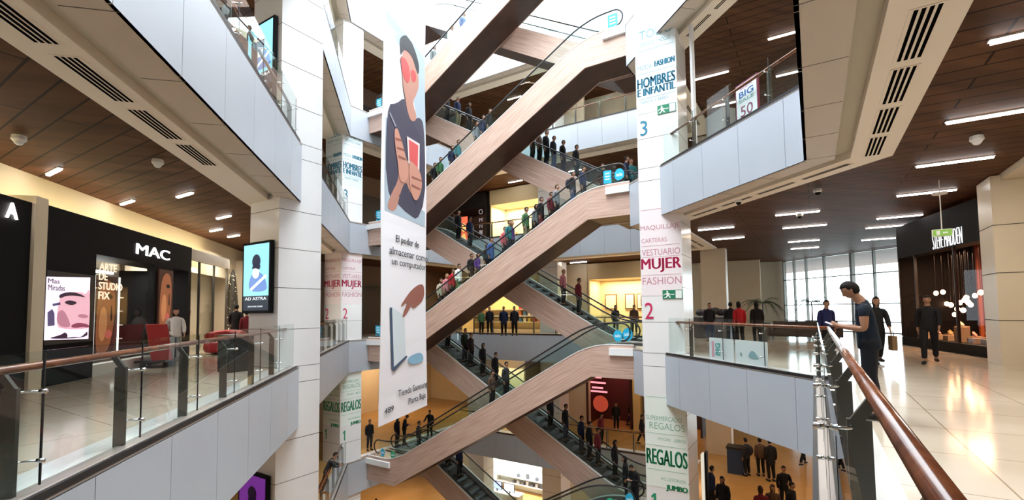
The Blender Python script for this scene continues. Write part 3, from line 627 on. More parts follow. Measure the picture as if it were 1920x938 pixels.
art(ban, 'printed_laptop_screen', onB, [[(0.52, 1.62), (0.64, 1.62), (1.37, 1.39), (1.44, 0.19), (0.77, -0.10), (0.65, -0.08)]], flat('print_laptop', (.66, .74, .78)), .010)
art(ban, 'printed_laptop_edge', onB, [[(0.49, 1.62), (0.61, 1.62), (0.74, -0.11), (0.62, -0.11)], [(0.65, -0.11), (0.74, -0.04), (1.47, 0.21), (1.54, 0.17), (0.77, -0.17)]], flat('print_navy', (.05, .09, .16)), .013)
art(ban, 'printed_blue_glow', onB, [[(1.54, 0.12), (2.00, 0.21), (2.56, 0.21), (2.72, -0.06), (2.33, -0.12), (1.68, -0.08)]], flat('print_blue', (.25, .48, .66)), .010)
for s, px0, w, px1 in (('El poder de', (0.87, 3.45), 1.5, .26), ('almacenar como', (0.48, 3.12), 2.50, .22), ('un computador', (0.60, 2.77), 2.25, .26), ('Tienda Samsung', (0.99, -0.98), 1.95, .25), ('Planta Baja', (1.61, -1.31), 1.18, .24), ('489', (0.25, -1.26), .5, .16)):
    mb = MB(); put_text(mb, s, onB(px0[0], px0[1], .03), bE, eZ, w, px1, bN, .004, .0); part(mb, 'lettering', flat('print_black', (.02, .02, .025)), ban)
mb = MB(); put_text(mb, 'Note10+', onB(1.95, 12.9, .03), (-eZ*.98+bE*-.1), bE*.98-eZ*.1, -3.0, -.55, bN, .004, .0); part(mb, 'lettering', flat('print_black', (0, 0, 0)), ban)
# ------------------------------------------------------------------ wall screens on the near pillar
def wall_screen(k, label, pal=None):
    z = k*H; r = empty('wall_screen', W(7.42, 13.2, z+1.5), label, 'screen', 'advertising screens on the tall pillar'); fn = onU(7.40)
    mb = MB(); mb.ubox(7.40, 7.50, 12.52, 13.93, z+1.5, z+3.52); part(mb, 'case', M['blackgloss'], r)
    P = lambda a, b: (13.86-a*1.27, z+1.58+b*1.87)
    sc = (lambda n, c: flat(n, c, 1.0)) if not pal else (lambda n, c: flat('p'+n, tuple(a*b for a, b in zip(c, pal)), .7))
    art(r, 'display', fn, [[P(0, .22), P(1, .22), P(1, 1), P(0, 1)]], sc('scr_teal', (.25, .62, .72)), .004)
    art(r, 'figure_back', fn, [[P(.28, .28), P(.20, .40), P(.34, .56), P(.52, .60), P(.78, .54), P(.92, .42), P(.96, .28)]], sc('scr_blue', (.12, .22, .50)), .008)
    art(r, 'figure_mask', fn, [[P(.36, .52), P(.40, .64), P(.62, .64), P(.64, .52), P(.5, .47)]], sc('scr_pale', (.75, .85, .85)), .012)
    art(r, 'figure_hair', fn, [ell(*P(.52, .74), .21, .20), [P(.34, .62), P(.40, .70), P(.70, .70), P(.66, .60), P(.5, .64)]], sc('scr_dark', (.01, .015, .04)), .014)
    art(r, 'figure_stripes', fn, [[P(.28, .33), P(.34, .30), P(.94, .50), P(.88, .53)]], sc('scr_white', (.7, .82, .85)), .013)
    art(r, 'caption_field', fn, [[P(0, 0), P(1, 0), P(1, .22), P(0, .22)]], sc('scr_navy', (.01, .02, .035)), .004)
    mb = MB(); put_text(mb, 'AD ASTRA', fn(*P(.08, .155), .012), -eV, eZ, 1.08, .085, -eU, .002); put_text(mb, 'SOLO EN CINES', fn(*P(.2, .05), .012), -eV, eZ, .75, .04, -eU, .002); part(mb, 'lettering', sc('scr_text', (.8, .85, .9)), r)
wall_screen(0, 'tall black screen with a teal advert on the pillar beside the shop walkway'); wall_screen(1, 'tall black screen with a teal advert upstairs, partly hidden by the upper panels')
wall_screen(-1, 'dark purple screen below the left-hand panels', (.5, .03, .30))
# ------------------------------------------------------------------ left-hand shops
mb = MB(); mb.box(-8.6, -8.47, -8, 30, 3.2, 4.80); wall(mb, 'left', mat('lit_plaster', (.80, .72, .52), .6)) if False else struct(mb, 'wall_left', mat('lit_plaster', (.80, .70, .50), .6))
for k in (-1, 1, 2):
    mb = MB(); mb.box(-8.3, -7.9, -8, 30, k*H, k*H+4.8); struct(mb, 'wall_left', M['cream'])
cl = empty('cove_light', (-8.0, 12, 3.86), 'long warm light strip hidden on top of the shop boxes, lighting the pale fascia', 'cove light')
mb = MB(); mb.box(-8.05, -7.95, -2, 22.5, 3.88, 3.92); part(mb, 'strip', M['cove_light'], cl)
st = empty('makeup_store', (-7.42, 15.3, 0), 'black makeup shop front with white lettering and large face posters', 'shop front')
mb = MB(); mb.box(-8.3, -7.42, 11.77, 13.55, 0, 3.85); part(mb, 'front_panel', M['blackgloss'], st)
mb = MB(); mb.box(-8.3, -7.42, 13.55, 18.84, 3.0, 3.85); part(mb, 'header', M['blackgloss'], st)
mb = MB(); mb.box(-7.62, -7.42, 16.32, 17.5, 0, 3.0); part(mb, 'poster_pier', M['blackgloss'], st)
mb = MB(); mb.box(-9.6, -7.42, 18.6, 18.84, 0, 3.0); part(mb, 'side_wall', M['blackgloss'], st)
mb = MB(); mb.box(-7.7, -7.42, 13.55, 16.32, 0, .28); part(mb, 'plinth', M['white'], st)
mb = MB(); mb.box(-7.47, -7.455, 13.55, 16.32, .28, 3.0); part(mb, 'window_glass', M['glass'], st)
mb = MB(); mb.box(-9.58, -9.5, 13.5, 18.6, 0, 3); part(mb, 'back_wall', flat('shop_grey', (.35, .30, .27)), st)
for i, zz in enumerate((.7, 1.15, 1.6, 2.05)):
    mb = MB(); mb.box(-9.5, -9.2, 14.9, 18.3, zz, zz+.04); part(mb, 'shelf', M['white'], st)
random.seed(3)
for zz in (.74, 1.19, 1.64):
    for j in range(12):
        y = 15.0+.27*j; mb = MB(); mb.lathe((-9.33, y, zz), [(.05, 0), (.05, .13), (.02, .16), (.02, .22)], 8)
        tag(mb.build('cosmetic_bottle', flat('cosm%d' % (j % 4), [(.7, .1, .1), (.8, .6, .5), (.05, .05, .05), (.75, .7, .7)][j % 4])), '%s cosmetic bottle on the %s shelf of the makeup store' % (['red', 'beige', 'black', 'white'][j % 4], {.74: 'lowest', 1.19: 'middle', 1.64: 'upper'}[zz]), 'bottle', 'cosmetics on the shelves of the makeup store')
area('shop_lamp', (-8.7, 15.2, 2.95), .3, 2.4, 110, NEUT); area('shop_lamp', (-8.7, 17.6, 2.95), .3, 1.2, 30, NEUT)
mb = MB(); mb.box(-8.5, -8.42, 13.7, 16.2, 2.7, 2.76); part(mb, 'light_strip', M['tube'], st)
mb = MB(); put_text(mb, 'MAC', (-7.41, 15.28, 3.22), Vector((0, 1, 0)), eZ, 1.92, .30, Vector((1, 0, 0)), .03, .0); part(mb, 'lettering', glow('sign_white', (1, 1, 1), 3.0), st)
# lightbox with a close-up face
fx = onX(-7.41); q = lambda *a: a
lb = empty('lightbox_screen', (-7.41, 12.6, .9), 'pink lightbox with a close-up made-up face on black shop wall', 'advertising screen')
mb = MB(); mb.box(-7.42, -7.36, 11.84, 13.42, .88, 2.46); part(mb, 'frame', M['black'], lb)
fx = onX(-7.36)
art(lb, 'display', fx, [[(11.82, 2.32), (13.23, 2.40), (13.24, 0.94), (11.82, 0.99)]], flat('lb_bg', (.80, .70, .84), .85), .003)
art(lb, 'face', fx, [[(12.17, 1.62), (12.21, 1.79), (12.25, 1.94), (12.59, 2.03), (12.95, 2.04), (13.08, 1.98), (13.23, 2.17), (13.26, 1.25), (13.19, 1.17), (12.25, 1.20), (12.16, 1.35)]], flat('lb_skin', (.72, .40, .48), .72), .006)
art(lb, 'cheek', fx, [[(12.18, 1.59), (12.35, 1.64), (12.54, 1.40), (12.61, 1.23), (12.28, 1.25), (12.15, 1.39)]], flat('lb_cheek', (.48, .20, .28), .6), .009)
art(lb, 'brow_and_hair', fx, [[(12.20, 1.97), (12.59, 2.04), (12.95, 1.98), (13.09, 1.91), (12.77, 1.95), (12.42, 1.94), (12.21, 1.86)]], flat('lb_dark', (.05, .02, .05), .3), .010)
art(lb, 'eye', fx, [[(12.36, 1.79), (12.48, 1.84), (12.67, 1.83), (12.80, 1.79), (12.66, 1.73), (12.48, 1.74)]], flat('lb_dark', (0, 0, 0)), .010)
art(lb, 'nostril', fx, [[(12.79, 1.50), (12.97, 1.54), (13.21, 1.49), (13.19, 1.44), (12.94, 1.43)]], flat('lb_cheek', (0, 0, 0)), .010)
art(lb, 'lips', fx, [[(12.58, 1.26), (12.80, 1.34), (13.22, 1.29), (13.24, 1.20), (13.03, 1.23), (12.72, 1.21)]], flat('lb_lip', (.25, .05, .10), .6), .010)
art(lb, 'brush', fx, [[(11.88, 1.57), (12.01, 1.64), (12.08, 1.55), (12.10, 1.29), (11.90, 1.28)], [(12.01, 1.75), (12.23, 1.79), (12.26, 1.74), (12.03, 1.70)]], flat('lb_brush', (.10, .08, .18), .5), .010)
art(lb, 'lower_figures', fx, [[(12.32, 1.08), (12.42, 1.14), (12.52, 1.07), (12.49, 1.00), (12.70, 1.02), (12.95, 0.99), (13.10, 1.07), (13.19, 1.13), (13.18, 0.97), (11.82, 1.01)]], flat('lb_dark', (0, 0, 0)), .011)
mb = MB(); put_text(mb, 'Mas', fx((11.86, 2.19)[0], (11.86, 2.19)[1], .012), Vector((0, 1, 0)), eZ, .34, .10, Vector((1, 0, 0)), .002); put_text(mb, 'Miradas', fx((11.87, 2.04)[0], (11.87, 2.04)[1], .012), Vector((0, 1, 0)), eZ, .5, .12, Vector((1, 0, 0)), .002); part(mb, 'lettering', flat('lb_dark', (0, 0, 0)), lb)
# poster behind the glass, and the one on the pier
def poster(name, x0, y0, y1, z0, z1, label, tone):
    r = empty(name, (x0, (y0+y1)/2, z0), label, 'poster', 'face posters of the makeup store'); fn = onX(x0); P = lambda a, b: (y0+a*(y1-y0), z0+b*(z1-z0))
    mb = MB(); mb.box(x0-.04, x0, y0, y1, z0, z1); part(mb, 'board', flat('poster_brown', (.06, .02, .015), .25), r)
    art(r, 'face', fn, [[P(.05, .05), P(.10, .80), P(.45, .97), P(.85, .9), P(.9, .5), P(.7, .12), P(.4, .02)]], flat('poster_skin'+tone, (.30, .10, .04), .45), .004)
    art(r, 'cheek_light', fn, [[P(.15, .3), P(.25, .62), P(.5, .6), P(.55, .35), P(.35, .15)]], flat('poster_light'+tone, (.50, .20, .08), .5), .007)
    art(r, 'eye', fn, [[P(.45, .74), P(.6, .79), P(.8, .74), P(.62, .70)]], flat('poster_dark', (.02, .01, .01), .1), .009)
    art(r, 'nose', fn, [[P(.70, .7), P(.78, .45), P(.66, .42)]], flat('poster_dark', (0, 0, 0)), .009)
    art(r, 'lips', fn, [[P(.40, .27), P(.6, .34), P(.82, .27), P(.6, .20)]], flat('poster_lip', (.45, .10, .08), .6), .009)
    return r
r = poster('face_poster', -7.49, 13.68, 14.62, .45, 2.5, 'tall glowing face poster behind the makeup store glass under gold lettering', 'a')
mb = MB()
mb.box(-7.50, -7.475, 13.60, 13.66, .45, 2.5); part(mb, 'light_bar', flat('soft_bar', (.9, .88, .85), 1.5), r); mb = MB(); mb.box(-7.50, -7.475, 14.66, 14.70, .45, 2.5); part(mb, 'light_bar', flat('soft_bar', (.9, .88, .85), 1.5), r)
mb = MB()
for i, s in enumerate(('ARTE', 'DE', 'STUDIO', 'FIX')): put_text(mb, s, (-7.44, 13.72, 2.62-.24*i), Vector((0, 1, 0)), eZ, (.72, .34, 1.0, .46)[i], .19, Vector((1, 0, 0)), .008, .01)
part(mb, 'lettering', flat('gold_text', (.9, .7, .5), .9), r)
poster('face_poster', -7.37, 16.5, 17.4, .9, 2.9, 'dark face poster on the black pier beside the store entrance', 'b')
r = empty('mirror_light', (-8.3, 15.7, .3), 'tall white light frame standing inside the makeup store', 'light frame')
mb = MB(); mb.box(-8.3, -8.26, 16.0, 16.07, .5, 2.4); part(mb, 'light_bar', flat('soft_bar', (.9, .88, .85), 1.5), r); mb = MB(); mb.box(-8.3, -8.26, 15.1, 15.15, .9, 2.5); part(mb, 'light_bar', flat('soft_bar', (.9, .88, .85), 1.5), r)
mb = MB(); mb.box(-8.32, -8.3, 15.15, 16.0, .9, 1.5); part(mb, 'dark_panel', M['black'], r); mb = MB(); mb.box(-8.32, -8.3, 15.15, 16.0, 1.5, 2.2); part(mb, 'picture', flat('poster_lighta', (0, 0, 0)), r)
# neighbour shop with the letters U A, the cream pier between
st = empty('black_store', (-7.42, 8, 0), 'black shop front at the left edge with one white letter A showing', 'shop front')
mb = MB(); mb.box(-8.3, -7.42, -2, 11.44, 0, 3.8); part(mb, 'front_panel', M['blackgloss'], st)
mb = MB(); put_text(mb, 'U', (-7.41, 10.25, 3.38), Vector((0, 1, 0)), eZ, .28, .30, Vector((1, 0, 0)), .03); put_text(mb, 'A', (-7.41, 10.80, 3.38), Vector((0, 1, 0)), eZ, .27, .30, Vector((1, 0, 0)), .03); part(mb, 'lettering', M['tube'], st)
mb = MB(); mb.box(-8.47, -7.36, 11.45, 11.80, 0, 3.95); struct(mb, 'wall_left', M['cream'])
# glazed shop beyond with the lit tree and red ottoman
st = empty('glazed_store', (-7.6, 20.7, 0), 'bright glazed shop beyond the black store with hanging clothes', 'shop front')
mb = MB(); mb.box(-7.62, -7.5, 18.9, 22.8, 3.45, 3.85); part(mb, 'header', flat('pale_header', (.6, .55, .45)), st)
for y in (19.0, 19.9, 21.3, 22.7):
    mb = MB(); mb.box(-7.62, -7.55, y, y+.06, 0, 3.45); part(mb, 'mullion', M['dsteel'], st)
mb = MB(); mb.box(-7.6, -7.59, 18.9, 21.3, .1, 3.45); part(mb, 'window_glass', M['glass'], st)
mb = MB(); mb.box(-9.58, -9.5, 18.9, 26, 0, 4); part(mb, 'back_wall', flat('shop_cream', (.75, .62, .45)), st)
area('shop_lamp', (-8.6, 20.7, 3.4), 1.0, 2.6, 120, NEUT)
random.seed(11)
for j in range(9):
    y = 19.3+.36*j; r = tag(None or MB().lathe((-8.9, y, .7), [(.17, 0), (.15, .5), (.19, .95), (.05, 1.02)], 8).build('hanging_garment', flat('garm%d' % (j % 3), [(.65, .12, .08), (.75, .35, .25), (.35, .10, .10)][j % 3])), '%s garment on the rail of the bright glazed shop' % ['red', 'salmon', 'wine red'][j % 3], 'garment', 'garments hanging in the bright glazed shop')
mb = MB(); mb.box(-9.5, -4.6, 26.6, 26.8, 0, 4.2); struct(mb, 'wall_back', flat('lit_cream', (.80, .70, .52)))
area('hall_fill', (-7.2, 23.6, 4.3), 1.6, .5, 90, NEUT)  # added fill light for the pale end wall, no fixture modelled
tr = empty('christmas_tree', (-8.05, 24.92, 0), 'tall slim dark tree covered in small lights beside the person in black', 'christmas tree'); tx, ty = tr.location.x, tr.location.y
mb = MB(); mb.lathe((tx, ty, 0), [(.28, 0), (.30, .4), (.26, 1.5), (.20, 2.6), (.10, 3.4), (.02, 3.6)], 14); part(mb, 'foliage', flat('tree_dark', (.03, .025, .015)), tr)
mb = MB()
for i in range(90):
    t = random.random(); a = random.random()*2*pi; rr = .31*(1-.55*t); mb.ball((tx+rr*cos(a), ty+rr*sin(a), .2+3.2*t), .022, 5)
tag(part(mb, 'fairy_lights', glow('fairy_glow', (1, .82, .55), 1.3), tr), kind='stuff')
def ottoman(x, y, label):
    r = empty('red_armchair', (x, y, 0), label, 'armchair'); mb = MB(); mb.lathe((x, y, .08), [(.62, 0), (.68, .12), (.66, .34), (.5, .40)], 20); part(mb, 'seat', flat('red_velvet', (.45, .02, .03)), r, True)
    mb = MB(); pts = [Vector((x+.6*cos(a), y+.6*sin(a), .62+.12*sin(a*1)) ) for a in [radians(20+14*i) for i in range(12)]]; mb.tube(pts, .14, 8); part(mb, 'backrest', flat('red_velvet', (0, 0, 0)), r, True)
    mb = MB(); mb.lathe((x, y, 0), [(.4, 0), (.4, .09)], 14); part(mb, 'base', M['black'], r)
ottoman(-6.7, 20.0, 'round red armchair in front of the bright glazed shop')
# red display stand with small wheels in front of the makeup store
r = empty('display_cart', (-6.94, 15.63, 0), 'red slatted display cart standing outside the makeup store', 'cart'); x, y = r.location.x, r.location.y
mb = MB(); mb.obox((x, y, .72), Vector((.22, .1, 0)), Vector((-.2, .42, 0)), Vector((-.08, 0, .5))); part(mb, 'body', flat('cart_red', (.42, .03, .03), rough=.35), r)
mb = MB()
for i in range(5): mb.obox((x+.22, y+.1, .36+.17*i), Vector((.012, 0, 0)), Vector((-.2, .42, 0)), Vector((0, 0, .012)))
part(mb, 'slats', flat('cart_dark', (.14, .01, .01)), r)
for dx, dy in ((-.25, -.3), (.3, -.25), (-.4, .4), (.15, .45)):
    mb = MB(); mb.tube([(x+dx, y+dy-.02, .08), (x+dx, y+dy+.02, .08)], .08, 12); part(mb, 'wheel', M['black'], r)
mb = MB(); mb.box(x-.42, x+.35, y-.4, y+.5, .15, .22); part(mb, 'chassis', M['black'], r)
# bin / black box by the near pillar
r = empty('litter_bin', (-3.74, 14.33, 0), 'dark rectangular litter bin at the foot of the tall pillar', 'bin'); x, y = r.location.x, r.location.y
x, y = -4.35, 13.8; r.location = (x, y, 0)
mb = MB(); mb.obox((x, y, .45), Vector((.22, .22, 0)), Vector((-.2, .2, 0)), Vector((0, 0, .45))); part(mb, 'body', flat('bin_dark', (.03, .03, .03), rough=.3), r)
mb = MB(); mb.obox((x, y, .93), Vector((.23, .23, 0)), Vector((-.21, .21, 0)), Vector((0, 0, .025))); part(mb, 'lid', M['dsteel'], r)
# ------------------------------------------------------------------ right-hand: shoe store with its dark glazed front
st = empty('shoe_store', W(21.8, -3.5), 'dark shoe shop with tall white lettering and warm hanging bulbs behind its glass', 'shop front')
A0, A1 = W(23.9, -2.86), W(17.62, -4.35); d = (A1-A0).normalized(); nrm = Vector((-d.y, d.x, 0)); nrm = nrm if nrm.dot(Vector((0, 0, 0))-A0) > 0 else -nrm; LN = (A1-A0).length
PS = lambda s, o, z: A0+d*s+nrm*o+eZ*z
mb = MB(); mb.obox(PS(LN/2, -.25, 3.98), d*(LN/2), nrm*.25, eZ*.62); part(mb, 'sign_band', M['blackgloss'], st)
mb = MB(); mb.obox(PS(LN/2, -.15, .16), d*(LN/2), nrm*.15, eZ*.16); part(mb, 'plinth', M['blackgloss'], st)
mb = MB(); mb.obox(PS(LN/2, -.05, 1.85), d*(LN/2), nrm*.006, eZ*1.52); part(mb, 'window_glass', M['sglass'], st)
for s in (.0, 1.3, 3.9, LN-.05):
    mb = MB(); mb.obox(PS(s, -.05, 1.85), d*.025, nrm*.04, eZ*1.52); part(mb, 'mullion', M['black'], st)
mb = MB(); mb.obox(PS(LN/2, -2.4, 2.3), d*(LN/2), nrm*.03, eZ*2.3); part(mb, 'back_wall', flat('shop_red_brown', (.26, .06, .03)), st)
mb = MB(); mb.obox(PS(.0, -1.3, 2.3), d*.05, nrm*1.25, eZ*2.3); part(mb, 'side_wall', M['blackgloss'], st)
mb = MB(); mb.obox(PS(LN-.05, -1.3, 2.3), d*.05, nrm*1.2, eZ*2.3); part(mb, 'side_wall', flat('shop_red_brown', (0, 0, 0)), st)
for i in range(9):
    mb = MB(); mb.obox(PS(.4+.75*i, -2.3, 1.9), d*.03, nrm*.05, eZ*1.7); part(mb, 'wall_slat', flat('slat_red', (.42, .12, .05)), st)
mb = MB(); put_text(mb, 'STEVE MADDEN', PS(2.78, .012, 3.40), d, eZ, 1.75, .52, nrm, .02, -.025); part(mb, 'lettering', glow('sign_white2', (1, 1, 1), .9), st)
random.seed(5)
for i, (s, o, h) in enumerate([(1.58, -0.5, 1.95), (1.35, -0.8, 1.99), (-0.82, -1.1, 1.54), (0.17, -1.4, 1.57), (2.51, -0.5, 1.52), (2.21, -0.8, 1.38), (1.73, -1.1, 1.60), (1.35, -1.4, 1.69), (3.52, -0.5, 1.60), (2.56, -0.8, 1.34), (2.36, -1.1, 1.52), (2.00, -1.4, 1.83), (4.22, -0.5, 1.89), (2.79, -0.8, 1.76), (1.35, -1.1, 1.18), (-3.08, -1.4, 2.12)]):
    r = empty('hanging_bulb', PS(s, o, h), '%s warm bare bulb hanging in the shoe shop window' % (['small', 'bright', 'low', 'high'][i % 4]), 'bulb', 'bare bulbs hanging in the shoe shop'); c = PS(s, o, h)
    mb = MB(); mb.ball(c, .075, 10, sq=(1, 1, 1.15)); part(mb, 'globe', glow('bulb%d' % (i % 2), (1, .62, .36), 22 if i % 2 else 12), r, True)
    mb = MB(); mb.tube([c+eZ*.08, c+eZ*(4.79-h)], .008, 5); part(mb, 'cord', M['black'], r)
for i in range(14):
    s, o, h = .8+.36*i, -.55-.5*(i % 2), .5+.32*(i % 3 == 0); c = PS(s, o, h)
    r = empty('display_shoe', c, '%s high-heeled shoe on a low plinth in the shoe shop window' % ['cream', 'gold', 'pink'][i % 3], 'shoe', 'shoes displayed in the shop window'); mm = flat('shoe%d' % (i % 3), [(.8, .7, .55), (.7, .5, .2), (.75, .4, .35)][i % 3])
    mb = MB(); mb.tube([c+d*-.10+eZ*.10, c+d*-.03+eZ*.08, c+d*.05+eZ*.02, c+d*.12+eZ*.01], [.032, .028, .036, .02], 8); part(mb, 'upper', mm, r, True)
    mb = MB(); mb.tube([c+d*-.11+eZ*-.02, c+d*-.10+eZ*.08], [.008, .016], 6); part(mb, 'heel', mm, r)
    pb = empty('shoe_plinth', Vector((c.x, c.y, .32)), 'pale block carrying the %s shoe, %s from the far end' % (['cream', 'gold', 'pink'][i % 3], ORD[i % 9]), 'plinth', 'low plinths in the shoe shop'); mb = MB(); mb.obox(Vector((c.x, c.y, (.30+h-.03)/2)), d*.16, nrm*.14, eZ*((h-.03-.30)/2)); part(mb, 'block', flat('plinth_tan', (.5, .4, .28)), pb)
area('shop_lamp', PS(3.0, -1.2, 3.3), 3.5, 1.2, 240, (1, .7, .45), atan2(d.y, d.x))
# hanging exit sign under the ceiling
hx = W(17.9, -2.95); hc = Vector((13.59, 9.51, 0)); 
r = empty('hanging_exit_sign', Vector((hc.x, hc.y, 3.35)), 'small green hanging exit sign on a thin rod before the shoe shop', 'exit sign')
mb = MB(); mb.tube([(hc.x, hc.y, 4.79), (hc.x, hc.y, 3.48)], .012, 6); part(mb, 'rod', M['white'], r)
mb = MB(); mb.lathe((hc.x, hc.y, 4.42), [(.02, .05), (.16, .03), (.17, 0), (.15, -.02)], 16); part(mb, 'ceiling_disc', M['white'], r)
mb = MB(); mb.obox((hc.x, hc.y, 3.39), eV*-.20, eU*.03, eZ*.095); part(mb, 'frame', M['white'], r)
mb = MB(); mb.obox(Vector((hc.x, hc.y, 3.39))-eU*.035, eV*-.185, eU*.006, eZ*.08); part(mb, 'sign_plate', flat('exit_lit', (.16, .34, .05), .5), r)
mb = MB(); mb.obox(Vector((hc.x, hc.y, 3.39))-eU*.043+eV*.08, eV*.035, eU*.003, eZ*.055); mb.obox(Vector((hc.x, hc.y, 3.39))-eU*.043-eV*.06, eV*.05, eU*.003, eZ*.02); part(mb, 'pictogram', flat('exit_white', (0, 0, 0), 0), r)
# dome cameras / sprinklers on the ceilings
for i, (x, y) in enumerate([(10.99, 10.69), (13.25, 13.66), (10.64, 6.75), (9.64, 12.14), (-6.77, 10.07), (-5.06, 11.13)]):
    r = empty('ceiling_sensor', (x, y, 4.6), 'round ceiling sensor, ' + ['largest dome before the windows', 'second dome behind the largest', 'white one between the two big tube lamps', 'small dark one near the band of the right pillar', 'at the far left above the shops', 'near the left air vents'][i], 'ceiling sensor')
    mb = MB(); mb.lathe((x, y, 4.56), [(.10, .17), (.11, .10), (.09, .07)], 14); part(mb, 'housing', M['white'], r)
    mb = MB(); mb.ball((x, y, 4.63), .075, 12); part(mb, 'dome', M['blackgloss'] if i in (0, 1, 3) else M['white'], r, True)
# ------------------------------------------------------------------ blue stickers on the landing glass
def sticker(k, v0, v1, z0, z1, rnd, label, left=False, green=False):
    z = k*H; fn = onU(18.19); r = empty('glass_sticker', fn((v0+v1)/2, z+z0, 0), label, 'sticker', 'blue stickers on the landing glass'); cx, cz = (v0+v1)/2, z+(z0+z1)/2; rx, rz = abs(v1-v0)/2, (z1-z0)/2
    blue = flat('sticker_blue', (.02, .42, .68), rough=.3) if not green else flat('sticker_green', (.02, .40, .20), rough=.3)
    art(r, 'film', fn, [ell(cx, cz, rx, rz, 24) if rnd else [(cx-rx, cz-rz), (cx+rx, cz-rz), (cx+rx, cz+rz), (cx-rx, cz+rz)]], blue, .0, .004)
    mb = MB()
    if rnd: put_text(mb, 'sale', fn(cx+rx*.66, cz-rz*.25, .006), -eV, eZ, rx*1.3, rz*.6, -eU, .002, .02)
    else:
        for i in range(3): mb.obox(fn(cx, cz+rz*(.55-.45*i), .006), eV*(rx*.6), eZ*(rz*.09), eU*.001)
    part(mb, 'print', flat('sticker_white', (.75, .88, .92)), r)
sticker(1, 7.05, 6.72, .22, .74, False, 'square blue sticker on the glass of the landing beside the blue 3 sign')
sticker(1, 6.58, 6.18, .25, .75, True, 'round blue sticker on the glass of the landing beside the blue 3 sign')
sticker(0, 6.78, 6.42, .22, .68, True, 'round blue sticker nearer the escalator on the landing beside the green exit sign')
sticker(0, 6.40, 6.0, .26, .76, True, 'round blue sticker nearer the pillar on the landing beside the green exit sign')
sticker(2, 6.72, 6.30, .22, .80, False, 'pale blue sticker on the glass of the uppermost landing')
sticker(-1, 6.45, 6.05, .30, .82, True, 'round dark blue sticker on the lowest landing at the bottom edge')
sticker(-1, 7.25, 6.85, .05, .48, True, 'green sticker beside the white one on the lowest landing', green=True)
sticker(-1, 20.05, 19.75, .12, .55, True, 'round blue sticker at the left end of the lower left landing'); sticker(-1, 19.3, 18.95, .10, .52, True, 'green sticker on the lower left landing', green=True)
for k in (0, 1, 2): sticker(k, 20.5, 20.1, .2, .75, False, 'blue sticker on the far left landing glass, %s' % ('beside the pink sign', 'beside the blue 3 sign', 'top storey')[k])
# ------------------------------------------------------------------ posters on the right-hand side
def xart(X): return lambda y, z, l: Vector((X-l, y, z))
r = empty('sale_poster', (9.0, 11.2, H), 'upright poster reading BIG SALE 50 behind the upstairs glass', 'poster'); (ya, zt), (yb, zb) = (11.26, 7.75), (10.48, 6.52)
za = H+.12; zt = (10.84, 7.64)[1]; fn = xart(9.0)
mb = MB(); mb.box(9.0, 9.05, yb-.04, ya+.04, za-.04, zt+.04); part(mb, 'frame', flat('poster_wine', (.20, .02, .06)), r)
mb = MB(); mb.box(9.0, 9.05, yb+.1, yb+.16, H, za); mb2 = MB(); mb2.box(9.0, 9.05, ya-.16, ya-.1, H, za); part(mb, 'foot', M['dsteel'], r); part(mb2, 'foot', M['dsteel'], r)
art(r, 'sheet', fn, [[(ya, za), (yb, za), (yb, zt), (ya, zt)]], flat('poster_white', (.82, .84, .86)), .002)
hh = zt-za; ww = ya-yb; sy = Vector((0, -1, 0)); nx = Vector((-1, 0, 0))
for s, a, b, w, h, c in (('BIG', .14, .66, .72, .16, (.03, .12, .35)), ('SALE', .14, .54, .72, .09, (.20, .45, .42)), ('50', .2, .18, .6, .26, (.25, .05, .10)), ('DESCUENTOS', .2, .86, .6, .05, (.5, .1, .2))):
    mb = MB(); put_text(mb, s, fn(ya-a*ww, za+b*hh, .008), sy, eZ, w*ww, h*hh, nx, .002, .02 if s == 'BIG' else 0); part(mb, 'lettering', flat('poster_ink_'+s, c), r)
for nm, x0, x1, lab in (('a', 1330, 1376, 'white poster with BIG turned sideways standing behind the corner balustrade'), ('b', 1378, 1439, 'white poster with a faint drawing next to the sideways BIG poster')):
    (y0, zt), (y1, zb) = [((12.36, 0.60), (11.32, 0.16)), ((11.25, 0.65), (10.09, 0.22))][nm == 'b']; fn = xart(8.655)
    zb = .1; zt = (11.29, 0.65)[1]
    r = empty('floor_poster', (8.66, (y0+y1)/2, .02), lab, 'poster', 'white posters behind the corner balustrade'); mb = MB(); mb.box(8.655, 8.68, y1, y0, .02, zt); part(mb, 'board', flat('poster_white', (0, 0, 0)), r)
    w = y0-y1; mb = MB()
    if nm == 'a':
        put_text(mb, 'BIG', fn(y0-w*.48, .16, .006), eZ, -sy*-1, (zt-.3), -w*.22, nx, .002, .03); part(mb, 'lettering', flat('teal_ink', (.10, .42, .42)), r)
        mb = MB(); mb.box(8.648, 8.654, y0-.22, y0-.12, .1, zt-.1); part(mb, 'pink_stripe', flat('pink_ink', (.75, .35, .45)), r)
    else:
        art(r, 'drawing', fn, [[(y0-w*.42, .2), (y0-w*.78, .2), (y0-w*.74, .26), (y0-w*.6, .42), (y0-w*.48, .36)], ell(y0-w*.2, .28, .05, .05, 10)], flat('grey_ink', (.30, .45, .50)), .004)
